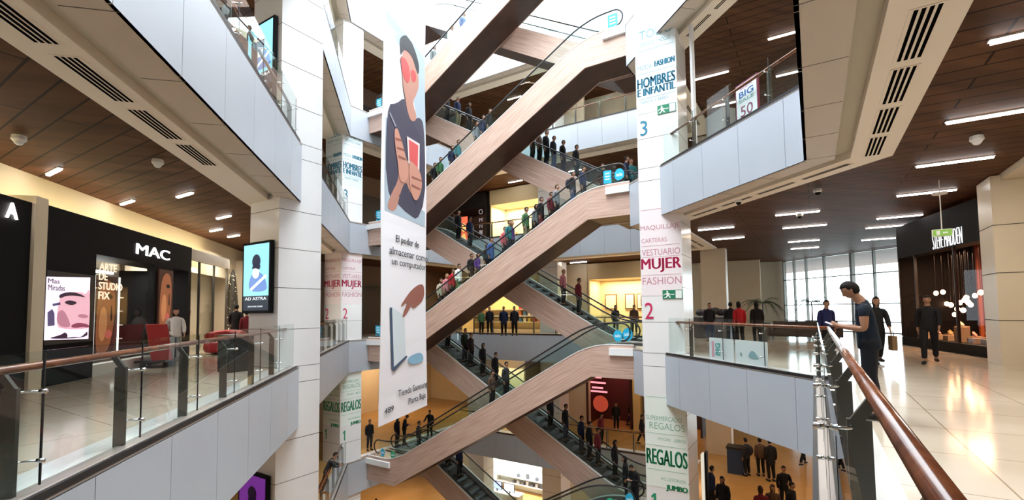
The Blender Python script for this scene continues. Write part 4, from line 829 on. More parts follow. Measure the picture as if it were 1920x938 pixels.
# ------------------------------------------------------------------ furniture and palms by the windows
def palm(x, y, z, h, label):
    r = empty('potted_palm', (x, y, z), label, 'palm', 'palms in dark pots by the tall windows')
    mb = MB(); mb.lathe((x, y, z), [(.30, 0), (.38, .6), (.40, .66), (.34, .66), (.32, .58)], 20); part(mb, 'pot', flat('pot_dark', (.02, .02, .02), rough=.4), r, True)
    mb = MB(); mb.tube([(x, y, z+.55), (x+.02, y, z+h*.5), (x, y, z+h*.62)], [.05, .035, .03], 8); part(mb, 'trunk', flat('trunk', (.08, .05, .03)), r)
    random.seed(int(x*10)); mb = MB()
    for i in range(16):
        a = i*2.4; L = .85+.3*random.random(); up_ = .9-.5*(i % 4)/3; pts = []
        for q in range(8):
            t = q/7; pts.append(Vector((x+cos(a)*L*t, y+sin(a)*L*t, z+h*.6+L*(up_*t-1.1*t*t*(.6+.3*(i % 3))))))
        mb.tube(pts, [.012]*7+[.004], 5); sd = Vector((-sin(a), cos(a), 0))
        for q in range(1, 8):
            for sg in (-1, 1):
                for hf in (0, .5):
                    if q == 7 and hf: continue
                    p = pts[q].lerp(pts[min(7, q+1)], hf); ln = .26*(1-.4*q/7); tip = p+sd*sg*ln+Vector((cos(a)*.10, sin(a)*.10, -.10)); w_ = Vector((cos(a), sin(a), 0))*.018
                    mb.face([p-w_, p+w_, tip])
    part(mb, 'fronds', flat('palm_green', (.025, .05, .02)), r)
palm(19.38, 22.78, 0, 2.9, 'potted palm in front of the grey wall'); palm(24.43, 24.59, 0, 3.0, 'potted palm in front of the tall windows')
def sofa(u, v, L, label):
    r = empty('sofa', W(u, v), label, 'sofa', 'dark sofas in the waiting area'); m_ = flat('sofa_dark', (.025, .012, .012)); P = lambda a, b, z: W(u+b, v+a, z)
    for nm, b0, b1, a0, a1, z0, z1 in (('seat', -.4, .35, -L/2, L/2, .14, .44), ('backrest', .30, .50, -L/2, L/2, .3, .84), ('armrest', -.4, .45, -L/2-.16, -L/2, .14, .62), ('armrest', -.4, .45, L/2, L/2+.16, .14, .62)):
        mb = MB(); mb.ubox(u+b0, u+b1, v+a0, v+a1, z0, z1); part(mb, nm, m_, r)
    for a, b in ((-L/2, -.3), (L/2, -.3), (-L/2, .35), (L/2, .35)): mb = MB(); mb.ubox(u+b-.03, u+b+.03, v+a-.03, v+a+.03, 0, .15); part(mb, 'leg', M['dsteel'], r)
sofa(26.0, .4, 2.6, 'long dark sofa in front of the tall windows')
# kiosk with piled clothes
kx = Vector((15.19, 21.32, 0)); ku, kv = UV(kx.x, kx.y)
r = empty('kiosk', W(ku, kv), 'dark counter kiosk behind the right pillar with a heap of clothes', 'kiosk')
mb = MB(); mb.ubox(ku-.5, ku+.5, kv-.85, kv+.85, .05, 1.05); part(mb, 'counter', flat('kiosk_body', (.05, .05, .055)), r)
mb = MB(); mb.ubox(ku-.56, ku+.56, kv-.91, kv+.91, 1.05, 1.12); part(mb, 'top', flat('kiosk_top', (.35, .36, .36)), r)
mb = MB(); mb.ubox(ku-.45, ku+.45, kv-.8, kv+.8, 0, .05); part(mb, 'base', M['black'], r)
for i in range(6):
    c = W(ku+.15*(i % 2), kv-.62+.25*i, 1.12); mb = MB(); mb.ball((c.x, c.y, 1.12+.16+.08*(i in (2, 3))), .24, 12, sq=(1, 1, .75))
    tag(mb.build('folded_coat', cmat0 if False else flat('coat%d' % (i % 3), [(.02, .02, .025), (.04, .02, .03), (.03, .03, .03)][i % 3]), None, True), '%s bundled coat, %s from the pillar, heaped on the dark kiosk' % (['black', 'plum', 'charcoal'][i % 3], ORD[5-i]), 'coat', 'coats heaped on the kiosk')
# blue bin and white post one storey below
bx = Vector((15.54, 20.41, 0)); r = empty('recycling_bin', Vector((bx.x, bx.y, -H)), 'blue recycling bin one storey below beside two standing people', 'bin'); bu, bv = UV(bx.x, bx.y)
mb = MB(); mb.ubox(bu-.3, bu+.3, bv-.36, bv+.36, -H, -H+1.15); part(mb, 'body', flat('bin_blue', (.015, .04, .10), rough=.35), r)
mb = MB(); mb.ubox(bu-.33, bu+.33, bv-.39, bv+.39, -H+1.15, -H+1.25); part(mb, 'lid', M['black'], r)
px_ = Vector((10.59, 15.63, 0)); r = empty('info_post', Vector((px_.x, px_.y, -H)), 'slim white illuminated post one storey below beside the green sign', 'post'); pu_, pv_ = UV(px_.x, px_.y)
mb = MB(); mb.ubox(pu_-.16, pu_+.16, pv_-.09, pv_-.02, -H, -H+2.7); part(mb, 'dark_side', M['blackgloss'], r); mb = MB(); mb.ubox(pu_-.16, pu_+.16, pv_, pv_+.10, -H, -H+2.62); part(mb, 'white_side', flat('post_white', (.85, .83, .72), .5), r)
# white post and grey cabinet upstairs behind the glass
(yy, zz) = (13.85, 6.71); mb = MB(); mb.box(9.36, 9.46, yy-.06, yy+.06, H, 2*H-TH+.1); o = struct(mb, 'trim_8', M['edge'])
c0 = (14.90, 8.81); c1 = (13.96, 8.40); r = empty('display_cabinet', (10.9, (c0[0]+c1[0])/2, H), 'grey and cream cabinet upstairs between the white post and the sale poster', 'cabinet')
mb = MB(); mb.box(10.6, 11.1, c1[0], c0[0], H, H+.95); part(mb, 'body', flat('cab_cream', (.62, .55, .35)), r); mb = MB(); mb.box(10.6, 11.1, c1[0], c0[0], H+.95, H+2.0); part(mb, 'panel', flat('cab_grey', (.35, .37, .38)), r)
# ------------------------------------------------------------------ shops along the back of the void
def back_shop(k, v0, v1, label, wallc, glowc, pw, kind, sign=None, signc=(.9, .9, .9), h=3.5):
    """a lit recess with frame between v1<v0 in the wall u=31"""
    z = k*H; a, b = min(v0, v1), max(v0, v1); r = empty('back_shop', W(31, (a+b)/2, z), label, 'shop front', 'shops along the back of the void')
    mb = MB(); mb.ubox(33.0, 33.1, a, b, z, z+h); part(mb, 'back_wall', flat('bs_'+kind, wallc), r)
    for s in (a, b-.12):
        mb = MB(); mb.ubox(30.9, 33.0, s, s+.12, z, z+h); part(mb, 'side_wall', flat('bs_'+kind, wallc), r)
    mb = MB(); mb.ubox(30.85, 33.0, a, b, z+h, z+4.7); part(mb, 'header', flat('bsh_'+kind, tuple(x*.8 for x in wallc)), r)
    area('shop_lamp', W(31.9, (a+b)/2, z+h-.08), 1.2, (b-a)*.8, pw, glowc, radians(45))
    if sign: mb = MB(); put_text(mb, sign, W(30.83, b-.4, z+h+.3), -eV, eZ, min(b-a-.8, 2.4), .42, -eU, .03); part(mb, 'lettering', glow('bsign'+kind, signc, 1.6), r)
    random.seed(hash(kind) % 97 if False else len(kind)*7+k+9)
    return r, a, b, z
def shelves(r, a, b, z, n, cols, label, name, cat, us=32.4):
    for i in range(n):
        mb = MB(); mb.ubox(us, 32.98, a+.2, b-.2, z+.55+.5*i, z+.59+.5*i); part(mb, 'shelf', M['white'], r)
        s = a+.35; j = 0
        while s < b-.4 and j < 9:
            c = cols[(i+j) % len(cols)]; hh = .18+.2*random.random(); mb = MB(); p = W(us+.25, s, z+.59+.5*i); mb.obox(p+eZ*hh/2, eU*.1, eV*.11, eZ*(hh/2)); mb.obox(p+eZ*(hh+.03), eU*.04, eV*.05, eZ*.03)
            tag(mb.build(name, flat('g%02d%02d%02d' % tuple(int(q*99) for q in c), c)), label % (ORD[i], ORD[j % 9]), cat, label.split(',')[0][:40]+' goods'); s += .42; j += 1
PAL = [(.7, .05, .05), (.75, .55, .1), (.8, .75, .6), (.1, .25, .45), (.6, .2, .1)]
r, a, b, z = back_shop(0, 24.6, 16.2, 'colourful lit toy shop at the back on the walkway storey', (.72, .55, .28), (1, .74, .40), 230, 'toy'); shelves(r, a, b, z, 3, PAL, '%s shelf of the back toy shop, %s item from its left end', 'toy_box', 'box')
r, a, b, z = back_shop(1, 21.6, 16.5, 'bright cream shop at the back upstairs', (.85, .74, .50), (1, .84, .55), 300, 'cream'); shelves(r, a, b, z, 2, [(.7, .3, .2), (.8, .6, .5), (.75, .7, .6)], '%s shelf of the upstairs cream shop, %s item from its left end', 'folded_garment', 'garment')
r, a, b, z = back_shop(1, 25.6, 22.0, 'black framed shop with a red glowing screen upstairs', (.03, .03, .035), (1, .5, .3), 14, 'blackshop'); fn = onU(30.8)
art(r, 'red_screen', fn, [[(24.6, z+.3), (23.8, z+.3), (23.8, z+2.9), (24.6, z+2.9)]], flat('red_screen', (.75, .10, .05), 1.4), 0); art(r, 'screen_figure', fn, [ell(24.2, z+2.0, .25, .35, 14), [(24.5, z+.4), (23.9, z+.4), (24.0, z+1.5), (24.4, z+1.5)]], flat('red_screen2', (.95, .45, .15), 1.4), .01)
mb = MB(); put_text(mb, 'O', W(30.8, 22.65, z+2.9), -eV, eZ, .4, .42, -eU, .03)
for i, s in enumerate('MNIA'): put_text(mb, s, W(30.8, 22.6, z+2.3-.5*i), -eV, eZ, .3, .3, -eU, .03)
part(mb, 'lettering', flat('grey_sign', (.35, .35, .4), .4), r)
r, a, b, z = back_shop(-2, 22.4, 17.0, 'bright computer shop at the bottom of the void', (.80, .82, .78), (.92, 1, .97), 380, 'computer'); shelves(r, a, b, z, 2, [(.1, .1, .12), (.5, .5, .55)], '%s shelf of the computer shop, %s item from its left end', 'boxed_device', 'box')
for i, vv in enumerate((20.3, 19.2)):
    s = empty('monitor', W(29.6, vv, z+1.0), '%s flat monitor on the counter of the computer shop' % ('blue lit', 'white lit')[i], 'monitor'); mb = MB(); mb.ubox(29.58, 29.63, vv-.45, vv+.45, z+1.15, z+1.72); part(mb, 'case', M['black'], s)
    mb = MB(); mb.ubox(29.57, 29.582, vv-.41, vv+.41, z+1.19, z+1.68); part(mb, 'display', flat('mon%d' % i, [(.35, .40, .85), (.8, .85, .9)][i], 1.5), s); mb = MB(); mb.ubox(29.62, 29.68, vv-.05, vv+.05, z+1.0, z+1.2); part(mb, 'stand', M['dsteel'], s)
s = empty('counter', W(29.8, 19.7, z), 'pale counter with monitors in front of the computer shop', 'counter'); mb = MB(); mb.ubox(29.4, 30.2, 18.4, 21.0, z, z+.95); part(mb, 'body', flat('counter_p', (.6, .6, .5)), s); mb = MB(); mb.ubox(29.35, 30.25, 18.3, 21.1, z+.95, z+1.0); part(mb, 'top', M['white'], s)
r, a, b, z = back_shop(0, 13.3, 8.6, 'cream shop with framed pictures behind the rear escalators', (.75, .60, .36), (1, .80, .50), 230, 'frames', h=3.6)
for i, (vv, w_) in enumerate(((12.4, .9), (11.0, .7), (10.1, .8))):
    s = empty('picture_frame', W(32.95, vv, z+1.6), '%s framed picture on the wall of the cream shop' % ('widest', 'narrowest', 'middle-sized')[i], 'picture'); fn = onU(32.94)
    mb = MB(); mb.ubox(32.90, 32.96, vv-w_/2, vv+w_/2, z+1.5, z+2.6); part(mb, 'frame', flat('frame_brown', (.15, .09, .04)), s); mb = MB(); mb.ubox(32.88, 32.90, vv-w_/2+.08, vv+w_/2-.08, z+1.58, z+2.52); part(mb, 'sheet', flat('frame_sheet', (.8, .72, .5)), s)
random.seed(2)
for i in range(9):
    vv = 9.0+.13*i; mb = MB(); mb.lathe((W(32.5, vv, 0).x, W(32.5, vv, 0).y, z+1.7), [(.05, 0), (.06, .5), (.03, .75)], 6); tag(mb.build('hanging_shirt', flat('hs%d' % (i % 2), [(.10, .05, .04), (.3, .2, .15)][i % 2])), '%s shirt on the rail beside the framed pictures' % ['dark', 'brown'][i % 2], 'shirt', 'shirts on the rail of the cream shop')
r, a, b, z = back_shop(-1, 13.6, 10.4, 'dark red shop with pink glowing strips below the lower wooden landing', (.07, .012, .012), (1, .4, .3), 22, 'redshop'); fn = onU(30.8)
art(r, 'round_logo', fn, [ell(12.5, z+1.5, .55, .55, 20)], flat('red_logo', (.45, .06, .03), .5), 0)
for i, (q0, q1, zz) in enumerate(((13.2, 12.4, 3.2), (13.2, 12.1, 2.85), (13.1, 12.3, 2.5), (13.2, 12.0, 2.25))): art(r, 'glowing_strip', fn, [[(q0, z+zz), (q1, z+zz), (q1, z+zz+.12), (q0, z+zz+.12)]], flat('pink_strip', (.8, .25, .3), 1.2), 0)
r, a, b, z = back_shop(-1, 8.2, 6.0, 'dark shop with an orange poster below the landing', (.05, .03, .03), (1, .5, .2), 40, 'orange'); fn = onU(30.8); art(r, 'orange_poster', fn, [[(7.2, z+.8), (6.5, z+.8), (6.5, z+1.6), (7.2, z+1.6)]], flat('orange_p', (.8, .35, .12), .8), 0)
for k, v0, v1 in ((-1, 10.2, 9.7), (-1, 9.1, 8.7)):
    mb = MB(); mb.ubox(30.6, 31.0, v1, v0, k*H, k*H+4.75); struct(mb, 'trim_9', flat('lit_post', (.62, .45, .2)))
r, a, b, z = back_shop(-1, 24.0, 18.5, 'pale lit shop behind the end of the banner', (.60, .55, .40), (1, .85, .6), 120, 'pale')
for k in (-2, -1, 0, 1, 2, 3):
    z0 = k*H
    for (va, vb) in ((13.4, 16.2),): 
        mb = MB(); mb.ubox(31.0, 31.2, va, vb, z0, z0+4.75); wall(mb, 'back', M['cream'])
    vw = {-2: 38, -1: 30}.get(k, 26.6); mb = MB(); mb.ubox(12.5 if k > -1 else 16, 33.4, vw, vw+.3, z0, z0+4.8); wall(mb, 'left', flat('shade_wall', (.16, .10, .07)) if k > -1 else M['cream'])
    if k < 0: area('hall_fill', W(26, 27.5, z0+4.7), .3, 2, 160, (1, .68, .38), radians(45))  # added warm fill light for the lower floors behind the banner
    mb = MB(); mb.ubox(33.2, 33.5, 26.9 if k > -1 else 36, 40, z0, z0+4.8); wall(mb, 'left', M['cream'])
for k in (0, 1, 2):
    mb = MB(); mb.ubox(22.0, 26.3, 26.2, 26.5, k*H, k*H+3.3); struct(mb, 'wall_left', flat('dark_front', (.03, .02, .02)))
# ------------------------------------------------------------------ people
def skin_mesh(name, V, E, R, sub=1, root=0):
    me = bpy.data.meshes.new(name); me.from_pydata([tuple(v) for v in V], E, []); o = bpy.data.objects.new(name, me); C.objects.link(o)
    md = o.modifiers.new('s', 'SKIN'); md.use_smooth_shade = True; md.branch_smoothing = .3
    for i, d in enumerate(me.skin_vertices[0].data): d.radius = R[i] if isinstance(R[i], tuple) else (R[i], R[i]); d.use_root = (i == root)
    sb = o.modifiers.new('b', 'SUBSURF'); sb.levels = sub; sb.render_levels = sub
    dg = bpy.context.evaluated_depsgraph_get(); out = bpy.data.meshes.new_from_object(o.evaluated_get(dg)); out.name = name
    bpy.data.objects.remove(o); bpy.data.meshes.remove(me)
    out.polygons.foreach_set('use_smooth', [True]*len(out.polygons)); return out
def join_meshes(a, V, Fs):
    bm = bmesh.new(); bm.from_mesh(a); vs = [bm.verts.new(v) for v in V]
    for f in Fs:
        try: fa = bm.faces.new([vs[i] for i in f]); fa.smooth = True
        except ValueError: pass
    bmesh.ops.recalc_face_normals(bm, faces=bm.faces); bm.to_mesh(a); bm.free(); return a
def head_geo(c, tilt, n=20, m=16, grow=0.0):
    """skull with brow, nose, lips and chin; faces +y; c = middle of the head; tilt = nod angle"""
    V = []; Rm = Matrix.Rotation(-tilt, 3, 'X')
    for i in range(m+1):
        t = pi*i/m
        for k in range(n):
            a = 2*pi*k/n; x, y, z = sin(t)*cos(a), sin(t)*sin(a), cos(t)
            fx = .072*x; fy = .092*y; fz = .115*z
            if z < 0: fx *= 1+.28*z; fy *= 1+.12*z if y > 0 else 1+.35*z     # jaw narrows
            if y > .6:
                ax = abs(x)
                fy += .020*max(0, 1-ax/.22)*max(0, 1-abs(z+.16)/.26)          # nose
                fy += .007*max(0, 1-ax/.4)*max(0, 1-abs(z+.50)/.12)           # lips
                fy += .008*max(0, 1-ax/.4)*max(0, 1-abs(z+.80)/.16)           # chin
                fy -= .008*max(0, 1-abs(ax-.42)/.22)*max(0, 1-abs(z-.10)/.16) # eye sockets
            V.append(c+Rm @ Vector((fx*(1+grow), fy*(1+grow), fz*(1+grow))))
    Fs = [(i*n+k, (i+1)*n+k, (i+1)*n+(k+1) % n, i*n+(k+1) % n) for i in range(m) for k in range(n)]
    return V, Fs
POSES = {}
def pose(name, armL=None, armR=None, legs=(0, 0), lean=0.0, nod=0.0, head_fwd=0.0):
    """arms: (elbow, wrist, finger direction, curl) relative to the feet point; legs: forward offset of each foot"""
    P = {}; L = lambda z, y=0: Vector((0, y+lean*max(0, z-.92), z-.10*abs(lean)*max(0, z-.92)))
    pel, wai, che, nb = L(.94), L(1.08), L(1.29, -.01), L(1.43, -.01)
    nk = nb+Vector((0, .02+head_fwd*.3, .06)); hc = nk+Vector((0, .022+head_fwd*.5+.045*sin(nod), .118-.03*sin(nod)))
    V = [pel, wai, che, nb, nk, hc-Vector((0, .01, .05))]; E = [(0, 1), (1, 2), (2, 3), (3, 4), (4, 5)]; R = [(.115, .082), (.108, .080), (.132, .096), (.080, .068), .060, .060]
    tops = {'torso': list(range(4))}
    arms = []; hands = []
    for s, arm in ((-1, armL), (1, armR)):
        sh = che+Vector((s*.165, 0, .085+0)); 
        if arm is None: el = sh+Vector((s*.030, -.03, -.28)); wr = el+Vector((s*.005, .055, -.245)); fd = Vector((0, .12, -1)); curl = .35
        else: el, wr, fd, curl = arm; el = Vector(el)+Vector((s*0, 0, 0)); wr = Vector(wr); fd = Vector(fd)
        fd = fd.normalized(); i = len(V); mid = (el+wr)/2; V += [che+Vector((s*.09, 0, .07)), sh, el, mid+(el-wr)*.12, wr]; E += [(2, i), (i, i+1), (i+1, i+2), (i+2, i+3), (i+3, i+4)]; R += [.075, .058, .042, .040, .026]; arms.append((i, s))
        # palm and fingers
        inw = Vector((-s, 0, 0)); inw = (inw-fd*inw.dot(fd)).normalized(); side = fd.cross(inw)            # inw = palm normal, side = across the knuckles
        if side.y*1+side.z*.2 < 0: side = -side
        j = len(V); pm = wr+fd*.045; kn = wr+fd*.085; V += [pm, kn]; E += [(i+4, j), (j, j+1)]; R += [(.018, .032), (.016, .036)]
        for q, (off, ln) in enumerate(((.030, .072), (.011, .080), (-.009, .075), (-.028, .058))):
            b = kn+side*off; d1 = (fd+inw*curl*.6).normalized(); d2 = (fd+inw*curl*1.6).normalized(); d3 = (fd*.7+inw*curl*2.2).normalized()
            f = len(V); V += [b, b+d1*ln*.45, b+d1*ln*.45+d2*ln*.3, b+d1*ln*.45+d2*ln*.3+d3*ln*.25]; E += [(j+1, f), (f, f+1), (f+1, f+2), (f+2, f+3)]; R += [.0095, .009, .0085, .007]
        t0 = wr+fd*.028+side*.022+inw*.006; f = len(V); V += [t0, t0+(fd*.5+side*.75+inw*.3).normalized()*.035, t0+(fd*.5+side*.75+inw*.3).normalized()*.035+(fd*.9+side*.2+inw*.5).normalized()*.03]; E += [(j, f), (f, f+1), (f+1, f+2)]; R += [.012, .010, .008]
        hands.append((wr, fd, inw))
    legv = []
    for s, fo in ((-1, legs[0]), (1, legs[1])):
        hip = pel+Vector((s*.088, 0, -.05)); an = Vector((s*.10, fo-.03, .085+max(0, -fo)*.15)); kn = (hip+an)/2+Vector((0, .03+.05*abs(fo), .01)); to = an+Vector((s*.02, .13, -.045)); hl = an+Vector((0, -.045, -.04))
        cf = kn*.62+an*.38+Vector((0, -.015, 0)); i = len(V); V += [hip, kn, cf, an, to]; E += [(0, i), (i, i+1), (i+1, i+2), (i+2, i+3), (i+3, i+4)]; R += [.083, .055, .052, .036, .030]; legv.append((i, s, an, to))
    body = skin_mesh('person_'+name, V, E, R, 1); hv, hf = head_geo(hc, nod); body = join_meshes(body, hv, hf)
    for s in (-1, 1):                                                                                        # ears
        mb = MB(); mb.ball(hc+Matrix.Rotation(-nod, 3, 'X') @ Vector((s*.070, -.008, -.008)), .022, 8, sq=(.35, .7, 1.25)); join_meshes(body, [Vector(v) for v in mb.v], mb.f)
    # jacket: torso and sleeves; tee: short sleeves
    def cloth(arm_n, name2, grow, hem):
        v = [L(hem), L(hem+.07), wai, che, nb+Vector((0, 0, .012)), nk+Vector((0, -.012, .010 if arm_n == 5 else -.01))]; e = [(0, 1), (1, 2), (2, 3), (3, 4), (4, 5)]; r = [(.165+grow, .128+grow), (.16+grow, .125+grow), (.146+grow, .116+grow), (.158+grow, .122+grow), (.092+grow*.5, .078+grow*.5), (.066+grow*.3, .064+grow*.3)]
        for i, s in arms:
            ch = [V[i]+Vector((0, 0, -.01)), V[i+1], V[i+2], V[i+3], V[i+4]]
            if arm_n == 2: ch = [ch[0], ch[1], ch[1]*.45+ch[2]*.55]
            else: ch[4] = ch[3]*.12+ch[4]*.88
            k = len(v); v += ch; e += [(3, k)]+[(k+q, k+q+1) for q in range(len(ch)-1)]; r += [.080+grow*.6, .060+grow*.8, .047+grow*.8, .044+grow*.8, .034+grow*.7][:len(ch)]
        return skin_mesh(name2, v, e, r, 1, 0)
    jac = cloth(5, 'jacket_'+name, .016, .80); tee = cloth(2, 'tee_'+name, .006, .82); coat = cloth(5, 'coat_'+name, .024, .64)
    v = [pel+Vector((0, 0, .13)), pel]; e = [(0, 1)]; r = [(.136, .106), (.148, .116)]
    for i, s, an, to in legv:
        k = len(v); a2 = an*.93+V[i+1]*.07; v += [V[i], V[i+1], V[i+2], a2]; e += [(1, k), (k, k+1), (k+1, k+2), (k+2, k+3)]; r += [.098, .074, .066, .056]
    tro = skin_mesh('trousers_'+name, v, e, r, 1, 0)
    shoes = []
    for i, s, an, to in legv:
        mb = MB(); h = an+Vector((0, -.055, -.045)); mb.tube([h+Vector((0, -.01, 0)), h+Vector((0, .03, .012)), an+Vector((s*.005, .05, -.035)), to+Vector((0, 0, .003)), to+Vector((0, .04, -.006))], [.030, .044, .046, .042, .022], 10)
        me = bpy.data.meshes.new('shoe_'+name); me.from_pydata(mb.v, [], mb.f); me.polygons.foreach_set('use_smooth', [True]*len(me.polygons))
        z0 = min(q.co.z for q in me.vertices)
        for q in me.vertices: q.co.z = max(q.co.z, min(an.z-.078, .2)+.0)
        shoes.append(me)
    # hair
    Rm = Matrix.Rotation(-nod, 3, 'X'); hair = {}
    for kind in ('short', 'long'):
        hv, hf = head_geo(hc, 0, 28, 24, 0); vv = []
        def sst(a, b, x): t = min(1, max(0, (x-a)/(b-a))); return t*t*(3-2*t)
        for p in hv:
            d = p-hc; y, z = d.y/.092, d.z/.115
            top = sst(.42, .60, z+max(0, -y)*.2); back = sst(.05, -.25, y)*sst(-.72 if kind != 'long' else -2, -.50 if kind != 'long' else -1.5, z); side = sst(.30, .10, y)*sst(-.12 if kind != 'long' else -2, .12 if kind != 'long' else -1.5, z)
            w = max(top, back, side); g = -.10+w*(.21 if z > .2 else .17)
            q = d*(1+g)
            if kind == 'long' and z < .2 and y < .35: q = Vector((q.x*(1.05+.1*min(1, -z+.2)), q.y*1.08-.012, q.z*(1+1.35*sst(.2, -.9, z))))
            vv.append(hc+Rm @ q)
        me = bpy.data.meshes.new('hair_'+name+kind); me.from_pydata(vv, [], hf); me.polygons.foreach_set('use_smooth', [True]*len(me.polygons)); hair[kind] = me
    # face details
    fm = {}
    for nm, pos, rr, sqq in (('eye', ((-.030, .0735, .010), (.030, .0735, .010)), .011, (1.2, .5, .6)), ('mouth', ((0, .0775, -.058),), .018, (1.2, .35, .3)), ('eyebrow', ((-.030, .0775, .032), (.030, .0775, .032)), .016, (1.2, .4, .25))):
        fm[nm] = []
        for p in pos:
            mb = MB(); mb.ball((0, 0, 0), rr, 8, sq=sqq); me = bpy.data.meshes.new(nm); me.from_pydata([tuple(hc+Rm @ (Vector(q)+Vector(p))) for q in mb.v], [], mb.f); fm[nm].append(me)
    POSES[name] = dict(body=body, jacket=jac, tee=tee, coat=coat, trousers=tro, shoes=shoes, hair=hair, face=fm, hands=hands, hc=hc, che=che)
pose('stand'); pose('walk', legs=(-.22, .26), armL=((-.205, .05, 1.12), (-.19, .20, .93), (.0, .5, -.8), .4), armR=((.205, -.08, 1.13), (.205, -.10, .88), (0, .0, -1), .4))
pose('phone', armL=((-.22, .03, 1.10), (-.07, .27, 1.13), (.3, .75, .25), .9), armR=((.22, .03, 1.10), (.07, .27, 1.13), (-.3, .75, .25), .9), lean=.12, nod=.55, head_fwd=.05)
pose('rail', armR=((.25, .10, 1.13), (.22, .34, 1.05), (0, 1, -.2), .6), legs=(.0, .1), nod=.1)
pose('lean', armL=((-.24, .34, 1.12), (-.12, .52, 1.10), (.5, .6, 0), .5), armR=((.24, .34, 1.12), (.12, .52, 1.10), (-.5, .6, 0), .5), lean=.55, nod=.6, legs=(-.25, -.10))
pose('stride', legs=(.30, -.30), armL=((-.22, -.14, 1.14), (-.22, -.12, .90), (0, .1, -1), .4), armR=((.22, .08, 1.12), (.20, .26, .96), (0, .6, -.6), .4), nod=.1)
pose('carry', armL=((-.24, -.02, 1.12), (-.12, .22, 1.14), (.6, .5, .1), .7), legs=(.05, -.02))
CM = {}
def cmat(c, rough=.8):
    k = tuple(round(x, 3) for x in c)
    if k not in CM: CM[k] = mat('cloth_%d' % len(CM), c, rough, spec=.2)
    return CM[k]
COL = dict(black=(.012, .012, .014), charcoal=(.03, .03, .034), navy=(.015, .022, .06), blue=(.04, .09, .25), jeans=(.05, .08, .16), grey=(.20, .20, .21), white=(.72, .70, .68), red=(.45, .02, .03), wine=(.16, .02, .03), green=(.06, .14, .06), brown=(.10, .06, .04), pink=(.60, .22, .25), khaki=(.28, .22, .14), purple=(.12, .05, .22), beige=(.50, .42, .32), teal=(.03, .14, .15))
SK = {'l': (.50, .29, .20), 'm': (.36, .19, .12), 'd': (.20, .10, .06)}
HC = {'k': (.012, .010, .009), 'b': (.05, .028, .016), 'g': (.35, .33, .30), 'n': (.30, .18, .08)}
def person(x, y, z, yaw, label, top='black', bot='black', ps='stand', hair='short', hc='k', skin='m', h=1.72, wear='jacket', extra=None, group=None):
    """yaw: direction faced, degrees from +Y towards +X"""
    P = POSES[ps]; r = empty('person', (x, y, z), label, 'person', group, -radians(yaw)); r.scale = (h/1.69*1.07, h/1.69*1.07, h/1.69)
    def add(nm, me, m):
        me2 = me if not me.materials else me
        if not me.materials: me.materials.append(None)
        o = bpy.data.objects.new(nm, me); C.objects.link(o); o.parent = r; o.material_slots[0].link = 'OBJECT'; o.material_slots[0].material = m; return o
    tc_ = COL[top] if isinstance(top, str) else top; bc = COL[bot] if isinstance(bot, str) else bot
    add('body', P['body'], cmat(SK[skin], .6)); add(wear, P[wear], cmat(tc_)); add('trousers', P['trousers'], cmat(bc))
    for s in P['shoes']: add('shoe', s, cmat((.02, .02, .02) if bot != 'jeans' else (.10, .07, .05), .5))
    add('hair', P['hair'][hair], cmat(HC[hc], .7))
    if extra != 'far':
        for nm, c in (('eye', (.03, .02, .02)), ('mouth', (.30, .09, .08)), ('eyebrow', HC[hc])):
            for me in P['face'][nm]: add(nm, me, cmat(c))
    if extra == 'bag':
        mb = MB(); mb.prism([(-.24, -.14), (-.34, -.14), (-.34, .16), (-.24, .16)], .36, .72); mb.tube([(-.29, -.08, .72), (-.29, -.05, .84), (-.29, .06, .84), (-.29, .1, .72)], .01, 5)
        b = mb.build('shopping_bag', cmat((.22, .14, .07))); b.parent = r
        b.parent = None; b.location = r.location; b.rotation_euler = r.rotation_euler; b.scale = r.scale; tag(b, 'brown paper bag held by the walking person in black with long hair', 'bag')
    if extra == 'backpack':
        c = P['che']; mb = MB(); mb.ball((c.x, c.y-.20, c.z-.08), .16, 12, sq=(.95, .6, 1.35)); b = mb.build('backpack', cmat((.02, .02, .03)), r, True)
    return r
def efeet(bank, k, v): return esc_z(bank, k, v)-.02
def rider(bank, k, v, label, du=0.0, **kw):
    """someone standing on the steps of an escalator; front bank rides up towards small v"""
    u = (18.81 if bank == 'F' else 20.56)+du; q = W(u, v); z = esc_z(bank, k, v)
    va, vb = (7.7, 18.87) if bank == 'F' else (7.1, 18.3)
    # stand on the tread under the feet
    i = math.floor((v-(va-.4))/.4); vc = va-.4+(i+.5)*.4; q = W(u, vc+.02); prof = esc_profile(va, vb, *( ((k+1)*H, k*H) if bank == 'F' else (k*H, (k+1)*H)), 0, 6)
    zz = z
    for (v0, z0), (v1, z1) in zip(prof[:-1], prof[1:]):
        if v0 <= vc <= v1: zz = z0+(z1-z0)*(vc-v0)/max(1e-6, v1-v0)
    yaw = kw.pop('yaw', 135 if bank == 'F' else 135)
    return person(q.x, q.y, zz-.02, yaw, label, **kw)
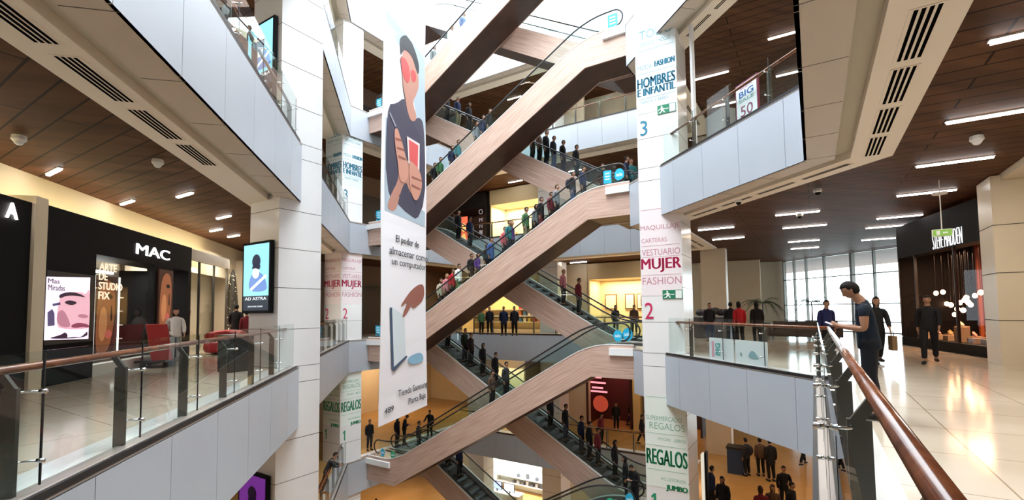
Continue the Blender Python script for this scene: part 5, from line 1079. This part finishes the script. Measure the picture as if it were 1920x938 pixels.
# front bank, storey 0 to 1: the crowded escalator beside MUJER
gF = None
R0 = [(16.47, 'rider in a pale pink top, lowest of the crowded escalator', dict(top='beige', hair='long', hc='b', skin='l')), (15.89, 'rider with light hair in a pink jacket near the foot of the crowded escalator', dict(top='pink', hair='long', hc='n', skin='l')),
      (15.43, 'rider in a red jacket below the one in a white shirt', dict(top='red', hc='b')), (14.91, 'rider in a clean white shirt on the crowded escalator', dict(top='white', bot='green')),
      (14.13, 'rider in black with a white stripe above the white shirt', dict(top='black', hair='short')), (13.74, 'small rider in purple ahead of the white shirt', dict(top='purple', h=1.5, hair='long')),
      (13.25, 'rider in a bright blue padded coat in the middle of the crowd', dict(top='blue', wear='coat')), (13.34, 'rider in black with a pale scarf behind the pink one', dict(top='charcoal', hair='long', hc='b', du=.22)),
      (12.47, 'rider in a coral pink shirt halfway up', dict(top=(.60, .12, .14), hc='b', skin='l')), (12.14-.1, 'rider in a grey blue jacket leaning beside the coral shirt', dict(top='teal', du=-.22)),
      (11.80, 'rider in a purple and white top above the coral shirt', dict(top='purple', hair='long', hc='n', skin='l')), (11.09, 'rider in an olive green jacket near the top', dict(top='green', bot='khaki', h=1.82)),
      (10.63, 'rider in pale jeans jacket beside the olive green jacket', dict(top='grey', hair='long', du=.22)), (10.21, 'rider in black hugging a red bag near the top', dict(top='black', bot='wine')),
      (9.86, 'rider in wine red behind the grey camouflage jacket', dict(top='wine', du=.22)), (9.56, 'rider in a mottled grey jacket, highest before the couple', dict(top='grey', skin='l', hc='b')),
      (8.57, 'couple stepping off at the top, the one in black with a backpack', dict(top='black', bot='jeans', extra='backpack')), (8.29, 'couple stepping off at the top, the darker taller one', dict(top='navy', du=.22))]
for v, lab, kw in R0: rider('F', 0, v, lab, hc=kw.pop('hc', 'k'), **kw)
R1 = [(16.81, 'rider in black low on the escalator above, at the edge of the banner', dict(top='black')), (16.37, 'rider in a green top low on the escalator above', dict(top='green')), (15.67, 'rider in white and navy on the escalator above', dict(top='navy', hair='long')),
      (15.21, 'rider in a teal jacket on the escalator above', dict(top='teal')), (13.94, 'rider in grey blue beside the dark group behind', dict(top='grey')), (13.54, 'rider in navy below the thin lamp', dict(top='navy')), (13.12, 'rider in black next above the navy one', dict(top='black'))]
for v, lab, kw in R1: rider('F', 1, v, lab, **kw)
for v, lab, kw in [(16.68, 'rider in pale grey beside the banner near the top edge', dict(top='grey')), (15.68, 'rider in white near the top edge', dict(top='white')), (14.74, 'rider in dark blue cut by the top edge', dict(top='blue'))]: rider('F', 2, v, lab, **kw)
# rear bank riders (they come down facing the right-hand landing)
RO = [(1, 17.35, 'rider in black against the bright gap, leftmost of the upper trio', dict(top='black')), (1, 16.61, 'rider in a navy jacket in the upper trio', dict(top='navy', bot='khaki', h=1.8)), (1, 15.67, 'rider in black turning back in the upper trio', dict(top='black', hair='long')),
      (1, 11.70, 'rider with a white bag strap at the left of the dark group', dict(top='black')), (1, 11.17, 'rider with a cream scarf in the dark group', dict(top='brown', hair='long', hc='b')), (1, 10.79, 'tall rider in black in the dark group', dict(top='black', h=1.85)), (1, 10.38, 'rider in charcoal with jeans in the dark group', dict(top='charcoal', bot='jeans')), (1, 10.09, 'rider in black right behind the charcoal one', dict(top='black', du=.22)),
      (1, 9.22, 'rider in a black puffed coat lowest of the dark group', dict(top='black', wear='coat')),
      (0, 16.46, 'rider in black with a pale face beside the red screen', dict(top='black', skin='l')), (0, 15.87, 'rider in dark navy just below the red screen', dict(top='navy')), 
      (0, 9.94, 'bald rider low behind the rails', dict(top='pink', skin='l', hc='n')), (0, 9.31, 'rider in wine red low behind the rails', dict(top='wine')),
      (-1, 17.46, 'rider in black in deepest shade under the cladding', dict(top='black')), (-1, 16.13, 'rider in a dark green coat in the shaded queue', dict(top=(.02, .03, .02), h=1.8)), (-1, 15.52, 'tall rider in dark brown in the shaded queue', dict(top=(.03, .02, .02), h=1.8)), (-1, 14.96, 'rider in black with dark hair in front of the shaded queue', dict(top='black', hair='long')), (-1, 13.98, 'rider in a navy black coat lowest of the shaded queue', dict(top='black', wear='coat')),
      (-1, 10.96, 'big rider in black, uppermost of the lower line', dict(top='black', h=1.85)), (-1, 10.16, 'rider in dark trousers seen whole against the cream wall', dict(top='black', bot='navy')), (-1, 9.29, 'rider in navy in the middle of the lower line', dict(top='navy')), (-1, 8.97, 'rider in black with grey hood in the lower line', dict(top='black', wear='coat')), (-1, 8.34, 'rider with a red collar in the lower line', dict(top='wine')), (-1, 7.58, 'rider with a white backpack low in the line', dict(top='black', hair='long')),
      (-2, 17.22, 'rider in black at the top of the lowest rear escalator', dict(top='black')), (-2, 16.62, 'second rider in dark clothes on the lowest rear escalator', dict(top='navy'))]
for k, v, lab, kw in RO: rider('O', k, v, lab, **kw)
for i, (v, lab, kw) in enumerate([(13.04, 'rider in brown behind the rail above the lower cladding', dict(top='brown')), (12.28, 'rider in dark grey behind the rail above the lower cladding', dict(top='charcoal'))]): rider('F', -1, v, lab, **kw)
# landings and floors
def lp(u, v, k, yaw, lab, **kw): q = W(u, v); person(q.x, q.y, k*H, yaw, lab, **kw)
lp(20.3, 7.87, 1, 225, 'person in a black jacket standing behind the blue square sticker', top='black', skin='l'); lp(20.6, 6.67, 1, 200, 'person in grey blue at the end of the stickered landing', top='teal', h=1.8); lp(19.9, 6.66, 1, 120, 'person in dark clothes beside the grey blue one', top='navy')
lp(21.0, 10.58, 2, 215, 'person in black leaning over the rail near the top edge', top='black', ps='phone'); lp(21.2, 9.90, 2, 200, 'smaller person in pale grey beside the one in black near the top edge', top='grey', h=1.55, skin='l')
lp(18.9, 21.76, -1, 150, 'person in dark jacket and grey skirt alone at the left end of the landing', top='black', bot='charcoal', hair='short', hc='b'); lp(20.3, 20.99, -1, 120, 'person in black beyond the blue sticker', top='black', hair='long'); lp(20.8, 20.93, -1, 100, 'person in dark clothes bending by the banner end', top='black', ps='phone'); lp(20.0, 19.00, -1, 110, 'person in charcoal at the foot of the lower escalator', top='charcoal')
lp(22.6, 20.52, -1, 210, 'person in black with arms spread standing behind the glass', top='black', ps='rail')
lp(18.9, 6.29, -1, 250, 'person in black reading a paper at the lower right landing', top='black', ps='phone', skin='l'); lp(19.6, 6.92, -1, 290, 'person in black next to the one reading', top='black', hair='long')
FL = [(5.12, 29.44, 0, 200, 'person in black before the lit toy shop window', dict(top='black')), (4.64, 29.66, 0, 160, 'smaller person in olive beside the toy shop window', dict(top='green', h=1.6)), (5.70, 27.82, 0, 190, 'person in navy at the left of the two dark ones at the back rail', dict(top='navy', wear='coat')), (6.29, 27.55, 0, 200, 'person in black at the right of the two dark ones at the back rail', dict(top='black', wear='coat')),
      (12.12, 26.17, 0, 180, 'seated-height shopper in black below the framed pictures', dict(top='black', hair='long')), (13.09, 25.72, 0, 200, 'shopper in dark brown at the pillar edge', dict(top='brown')),
      (11.28, 26.67, -1, 150, 'shopper on the orange floor in a red and black top', dict(top='wine')), (13.40, 29.19, -1, 190, 'tall shopper in black with a white bag strap on the orange floor', dict(top='black', h=1.82)), (14.82, 29.98, -1, 120, 'shopper walking in black beside the orange panel', dict(top='black', bot='navy', ps='walk')), (13.41, 25.76, -1, 120, 'shopper half hidden by the right pillar on the orange floor', dict(top='black', ps='walk')),
      (15.67, 19.85, -1, 350, 'person with a grey backpack beside the blue bin below', dict(top='charcoal', extra='backpack')), (16.30, 19.69, -1, 20, 'person in dark brown beside the bin below', dict(top='brown')), (16.24, 18.98, -1, 10, 'large person in a black coat seen from behind below', dict(top='black', wear='coat', h=1.86)), (19.47, 20.53, -1, 80, 'striding person whose legs show under the grey panels', dict(top='black', ps='stride')),
      (14.33, 16.09, -1, 200, 'bald person in a black jacket with crossed arms below', dict(top='black', ps='carry')), (13.25, 14.55, -1, 160, 'person in a black coat at the bottom edge below the bald one', dict(top='black', wear='coat')), (12.47, 14.54, -1, 200, 'person with brown hair at the bottom edge', dict(top='brown', hair='long', hc='b')), (11.32, 15.67, -1, 240, 'person in black talking at the bottom edge beside the white post', dict(top='black', hair='long')), (11.64, 16.77, -1, 100, 'person in navy black next to the white post', dict(top='navy')), (11.94, 14.47, -1, 20, 'person cut by the bottom edge with wavy dark hair', dict(top='wine', hair='long', hc='b')),
      (-1.95, 33.97, -2, 170, 'person in dark red on the orange floor at the bottom edge', dict(top='wine')), (1.54, 42.57, -2, 60, 'person walking on the orange floor under the wooden landing', dict(top='black', ps='walk')),
      (-7.02, 22.24, 0, 350, 'person in a black coat walking away beside the slim christmas tree', dict(top='black', wear='coat', ps='walk', h=1.86, extra='far')), (-6.96, 16.66, 0, 150, 'person with long dark hair, white top and pale jeans in front of the makeup store', dict(top='white', bot=(.28, .30, .28), hair='long', skin='l', ps='walk', h=1.66)), (-6.29, 21.13, 0, 350, 'person in dark wine clothes mostly hidden behind the wall screen', dict(top='wine', h=1.6)),
      (12.72, 16.23, 0, 10, 'person with long dark hair in a red top, seen from behind through the glass', dict(top='red', hair='long', h=1.72)), (13.16, 17.30, 0, 40, 'person in black beside the red top', dict(top='black')), (13.70, 16.45, 0, 20, 'person with long hair and black coat right of the red top', dict(top='black', hair='long', wear='coat')), (13.58, 19.31, 0, 200, 'person in jeans behind the dark kiosk', dict(top='black', bot='jeans')),
      (12.61, 12.16, 0, 200, 'person in navy blue standing behind the reader at the rail', dict(top=(.02, .025, .10), h=1.68)),
      (12.02, 10.08, 0, 215, 'person with long dark hair walking in black with a paper bag', dict(top='black', hair='long', ps='walk', h=1.72, extra='bag')), (13.33, 9.78, 0, 235, 'broad person in black walking past the shoe shop', dict(top='black', ps='walk', h=1.74, skin='m'))]
for x, y, k, yaw, lab, kw in FL: person(x, y, k*H, yaw, lab, **kw)
person(-3.42, 22.6, -H, 80, 'person in dark clothes bending over the lower left rail with a blue paper', top='charcoal', bot='brown', ps='lean')
# the reader at the rail, nearest of all
rd = person(*W(8.05, -.62).xy, 0, 322, 'person in a dark blue T-shirt reading a phone at the wooden handrail', top=(.010, .018, .032), bot=(.012, .014, .02), ps='phone', wear='tee', skin='m', h=1.84)
Pp = POSES['phone']; hw = (Pp['hands'][0][0]+Pp['hands'][1][0])/2+Vector((0, .115, .035)); mb = MB(); mb.obox(hw, Vector((.078, 0, 0)), Vector((0, .038, .018)), Vector((0, -.002, .004)))
ph = mb.build('phone', flat('phone_pale', (.75, .78, .85), .3)); ph.location = rd.location; ph.rotation_euler = rd.rotation_euler; ph.scale = rd.scale; tag(ph, 'pale phone held sideways by the reader at the handrail', 'phone')
